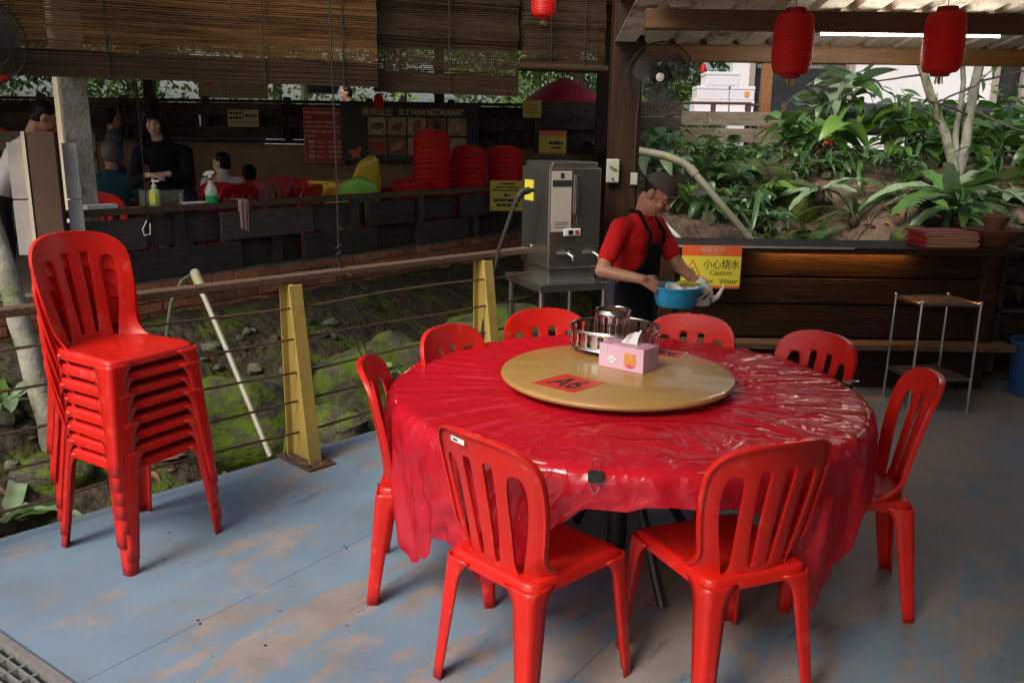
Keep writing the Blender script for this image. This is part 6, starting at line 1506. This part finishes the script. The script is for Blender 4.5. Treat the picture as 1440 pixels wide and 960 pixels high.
def stand(base, fwd, hgt=1.0, lean=0., look=None, s=1., **over):
    b = Vector(base); f = Vector((fwd[0], fwd[1], 0)).normalized(); r = Vector((f.y, -f.x, 0)); k = hgt
    def q(rx, fy, zz): return b + r*rx*k + f*fy*k + V(0, 0, zz*k)
    J = dict(P=q(0, 0, .90), N=q(0, lean, 1.36), H=q(0, lean*1.3 + .03, 1.52), SR=q(.185, lean*.9, 1.31), SL=q(-.185, lean*.9, 1.31), ER=q(.24, lean + .03, 1.06), EL=q(-.24, lean + .03, 1.06), WR=q(.20, lean + .20, .93), WL=q(-.20, lean + .20, .93),
             HR=q(.085, 0, .86), HL=q(-.085, 0, .86), KR=q(.095, .02, .47), KL=q(-.095, .02, .47), AR=q(.10, -.02, .085), AL=q(-.10, -.02, .085)); J.update({a: Vector(v) for a, v in over.items()}); return J
def sit(base, fwd, hgt=1.0, **over):
    b = Vector(base); f = Vector((fwd[0], fwd[1], 0)).normalized(); r = Vector((f.y, -f.x, 0)); k = hgt
    def q(rx, fy, zz): return b + r*rx*k + f*fy*k + V(0, 0, zz*k)
    J = dict(P=q(0, 0, .53), N=q(0, .04, 1.0), H=q(0, .08, 1.16), SR=q(.185, .03, .95), SL=q(-.185, .03, .95), ER=q(.23, .10, .72), EL=q(-.23, .10, .72), WR=q(.15, .30, .76), WL=q(-.15, .30, .76),
             HR=q(.09, .04, .50), HL=q(-.09, .04, .50), KR=q(.11, .42, .48), KL=q(-.11, .42, .48), AR=q(.11, .40, .085), AL=q(-.11, .40, .085)); J.update({a: Vector(v) for a, v in over.items()}); return J

# ---- man in red shirt, black apron and cap
mf = Vector((.80, -.60, 0)).normalized()
J = stand((.66, 4.72, 0), mf, .94)
J.update({k: Vector(v) for k, v in dict(P=(.655, 4.72, .86), N=(.705, 4.67, 1.255), H=(.775, 4.605, 1.385), SR=(.575, 4.575, 1.205), SL=(.80, 4.79, 1.205), ER=(.470, 4.45, .99), EL=(.93, 4.70, .985), WR=(.675, 4.335, .965), WL=(.985, 4.545, .935),
    DR=(.82, .02, -.42), MR=(.50, .45, -.55), DL=(.1, -.7, -.55), ML=(-.5, -.1, -.8)).items()})
man, h, HT, T, JJ, P, z, x, y, Ls = person('person in red shirt, black apron and backward brown cap holding a blue basin', (.66, 4.72, 0), J, mf, (.66, -.46, -.66), vox=.006, s=.96, hairstyle='cap', sleeve=.34)
cp_ = MB()
s_ = .96
def capf(i, j):
    a = 2*math.pi*i/28; t = j/8*math.pi/2*1.06; r = math.cos(t)
    return h(.083*r*math.cos(a), -.010 + .101*r*math.sin(a), .046 + .080*math.sin(t) + .012*math.sin(a)*(1 - j/8))
cp_.grid(capf, 28, 9, wrap=True); o = cp_.build('cap', 'cap_brown', man, smooth=60); m_ = o.modifiers.new('s', 'SOLIDIFY'); m_.thickness = .004
br_ = MB(); br_.grid(lambda i, j: h((i/8*2 - 1)*.062*(1 - .25*(j/4)**2), -.095 - .065*j/4*(1 - .3*abs(i/8*2 - 1)**2), .040 - .022*(j/4) - .018*abs(i/8*2 - 1)**2), 9, 5); b = br_.build('visor', 'black_plastic', o, smooth=180); m_ = b.modifiers.new('s', 'SOLIDIFY'); m_.thickness = .003
MB().tube([h(.070*math.sin(a), .062 + .030*math.cos(a) - .0, .056) for a in (-.8, -.4, 0, .4, .8)], .006, 6).build('strap', 'black_plastic', o)
MB().box(h(.060, .064, .056), (.022, .006, .016), HT @ Matrix.Rotation(-.75, 3, 'Z')).build('buckle', 'steel', o, smooth=0)
# apron: bib, skirt, straps
ap = MB()
def apf(i, j):
    u = i/20*2 - 1; v = j/22
    zz = 1.145 - .72*v
    ph = u*(.52 + .95*min(1, max(0, (v - .10)/.22))**1.4)
    rx, ry = .178 + .03*v, .128 + .045*v
    cpt = P + z*((zz - P.z)/max(.3, z.z)) if zz > P.z else Vector((P.x, P.y, zz))
    fold = .008*math.sin(u*9 + 2*v)*min(1, v*1.6)
    return cpt + x*math.sin(ph)*(rx + fold) + y*math.cos(ph)*(ry + fold)
def to_local(p): return p
ap.grid(apf, 21, 23); o = ap.build('apron', 'apron_black', man, smooth=180); m_ = o.modifiers.new('s', 'SOLIDIFY'); m_.thickness = .005
for sgn in (-1, 1):
    p0 = apf(0 if sgn < 0 else 20, 0); pn = Vector(JJ['N'])
    pts = [p0, p0.lerp(pn + x*sgn*.07 + y*.062, .5) + y*.024, pn + x*sgn*.070 + y*.058 + z*-.015, pn + x*sgn*.066 + y*.01 + z*.038, pn + x*sgn*.045 - y*.055 + z*.032, pn - y*.078 + z*.02]
    MB().tube(pts, [.011, .011, .011, .011, .010, .010], 8).build('apron_strap', 'apron_black', o)
# basin, bowls in it, cloth and teapot
ba = thing('plastic_basin', 'bright blue plastic basin in the hands of the man', 'basin', (.862, 4.385, .822))
MB().lathe([(0, 0), (.098, 0), (.104, .006), (.124, .095), (.134, .098), (.134, .106), (.120, .106), (.098, .012), (0, .010)], 40).build('tub', 'basin_blue', ba)
for k, (dx, dy, dz, lab) in enumerate(((-.03, -.02, .058, 'pale bowl leaning in the blue basin nearest the hand'), (.04, .03, .05, 'pale bowl lying deep in the blue basin'))):
    bo = thing('rice_bowl', lab, 'bowl', (.862 + dx, 4.385 + dy, .822 + dz)); MB().lathe([(0, 0), (.022, 0), (.024, .006), (.052, .042), (.049, .043), (.02, .010), (0, .009)], 24).build('body', 'porcelain', bo); bo.rotation_euler = (.5, .3, 0)
cm = MB(); cm.grid(lambda i, j: (.008 + (i/8 - .5)*.15, (j/5 - .5)*.07, .012*math.sin(i*1.1) + .010*math.cos(j*1.7) - .010*abs(i - 4)), 9, 6); o = cm.build('yellow_cloth', 'sign_yellow_old', None, smooth=180, loc=(.925, 4.45, .945)); m_ = o.modifiers.new('s', 'SOLIDIFY'); m_.thickness = .012; tag(o, 'yellow green cleaning cloth over the far rim of the basin', 'cloth')
tpz = .815; te = thing('teapot', 'cream porcelain teapot with flower print held beside the basin', 'teapot', (1.005, 4.45, tpz))
MB().lathe([(0, 0), (.050, 0), (.056, .006), (.066, .04), (.064, .075), (.050, .105), (.034, .118), (.034, .124), (0, .124)], 32).build('body', 'porcelain', te)
MB().lathe([(0, .124), (.032, .124), (.026, .134), (.010, .140), (.012, .152), (0, .157)], 20).build('lid', 'porcelain', te)
MB().tube([(.055, -.01, .03), (.085, -.015, .045), (.100, -.018, .075), (.118, -.02, .110)], [.020, .015, .011, .008], 10).build('spout', 'porcelain', te)
MB().tube([(-.055, .01, .10), (-.09, .015, .105), (-.10, .018, .07), (-.085, .015, .035), (-.06, .01, .03)], .007, 8).build('handle', 'porcelain', te)
for k in range(9): a = R(-125 + 9*k); zz = .045 + .035*((k*5) % 4)/4; MB().ell((.0645*math.cos(a), .0645*math.sin(a), zz), (.009, .004, .008), Matrix.Rotation(a + math.pi/2, 3, 'Z'), 8, 5).build('flower_print', 'leaf_print' if k < 6 else 'flower_print', te)

# ---- woman washing her hands at the railing
wf = Vector((.28, -.96, 0))
J = stand((-2.80, 7.06, .33), wf, 1.0, lean=.15)
J.update({k: Vector(v) for k, v in dict(N=(-2.80, 6.82, 1.60), H=(-2.785, 6.70, 1.775), SR=(-2.965, 6.83, 1.53), SL=(-2.635, 6.92, 1.53), ER=(-3.00, 6.75, 1.29), EL=(-2.585, 6.82, 1.29), WR=(-2.83, 6.63, 1.36), WL=(-2.68, 6.66, 1.37), DR=(.95, -.3, .05), DL=(-.85, -.35, -.05), MR=(0, .3, -1), ML=(0, .3, -1)).items()})
person('person with long black hair and black top washing hands at the railing', (-2.80, 7.06, .33), J, wf, (.30, -.86, -.46), skin='skin_pale', shirt='cloth_black', sleeve=.92, vox=.007, s=.93, hairstyle='long')
# ---- other guests
far = dict(hands=True, vox=.014)
person('person with grey hair and teal shirt seated with back turned', (-3.46, 7.35, .33), sit((-3.46, 7.35, .33), (-.2, 1), 1.0), (-.2, 1, 0), (-.5, 1, -.1), shirt='shirt_teal', sleeve=.4, hair='hair_grey', face=False, **far)
J = stand((-4.02, 6.6, .30), (1, .35), .97, lean=.30); person('person in white shirt bending forward behind the pale boards', (-4.02, 6.6, .30), J, (1, .35, 0), (.75, .45, -.6), shirt='shirt_white', sleeve=.4, **far)
person('person in white shirt with dark hair seated on a red chair', (-3.13, 9.2, .33), sit((-3.13, 9.22, .33), (-.5, 1), .9), (-.5, 1, 0), (-1, .3, -.1), shirt='shirt_white', sleeve=.5, face=True, skin='skin_pale', **far)
person('child with dark hair seated beyond the person in white', (-3.0, 9.75, .33), sit((-3.0, 9.75, .33), (-.6, 1), .78), (-.6, 1, 0), (-.6, 1, -.1), shirt='cream_paper', sleeve=.5, face=False, **far)
J = stand((-4.82, 10.4, .33), (1, .5), 1.0); person('person in blue grey shirt standing with back turned beside the column', (-4.82, 10.4, .33), J, (1, .5, 0), (1, .5, 0), shirt='shirt_blue', sleeve=.5, trousers='shirt_blue', face=False, **far)
J = stand((-2.75, 14.4, .9), (-1, -.2), .97); person('person in pale shirt standing beside the white car', (-2.75, 14.4, .9), J, (-1, -.2, 0), (-1, -.2, -.2), shirt='shirt_white', sleeve=.5, **far)
J = stand((-6.45, 10.6, .33), (0, 1), 1.03); person('person in orange shirt with back turned at the far tables', (-6.45, 10.6, .33), J, (0, 1, 0), (.2, 1, 0), shirt='shirt_orange', sleeve=.5, face=False, **far)
J = stand((-5.75, 10.9, .33), (-1, .3), 1.0); person('person in dark orange shirt leaning at the far tables', (-5.75, 10.9, .33), J, (-1, .3, 0), (-1, .3, -.3), shirt='shirt_orange', sleeve=.3, **far)
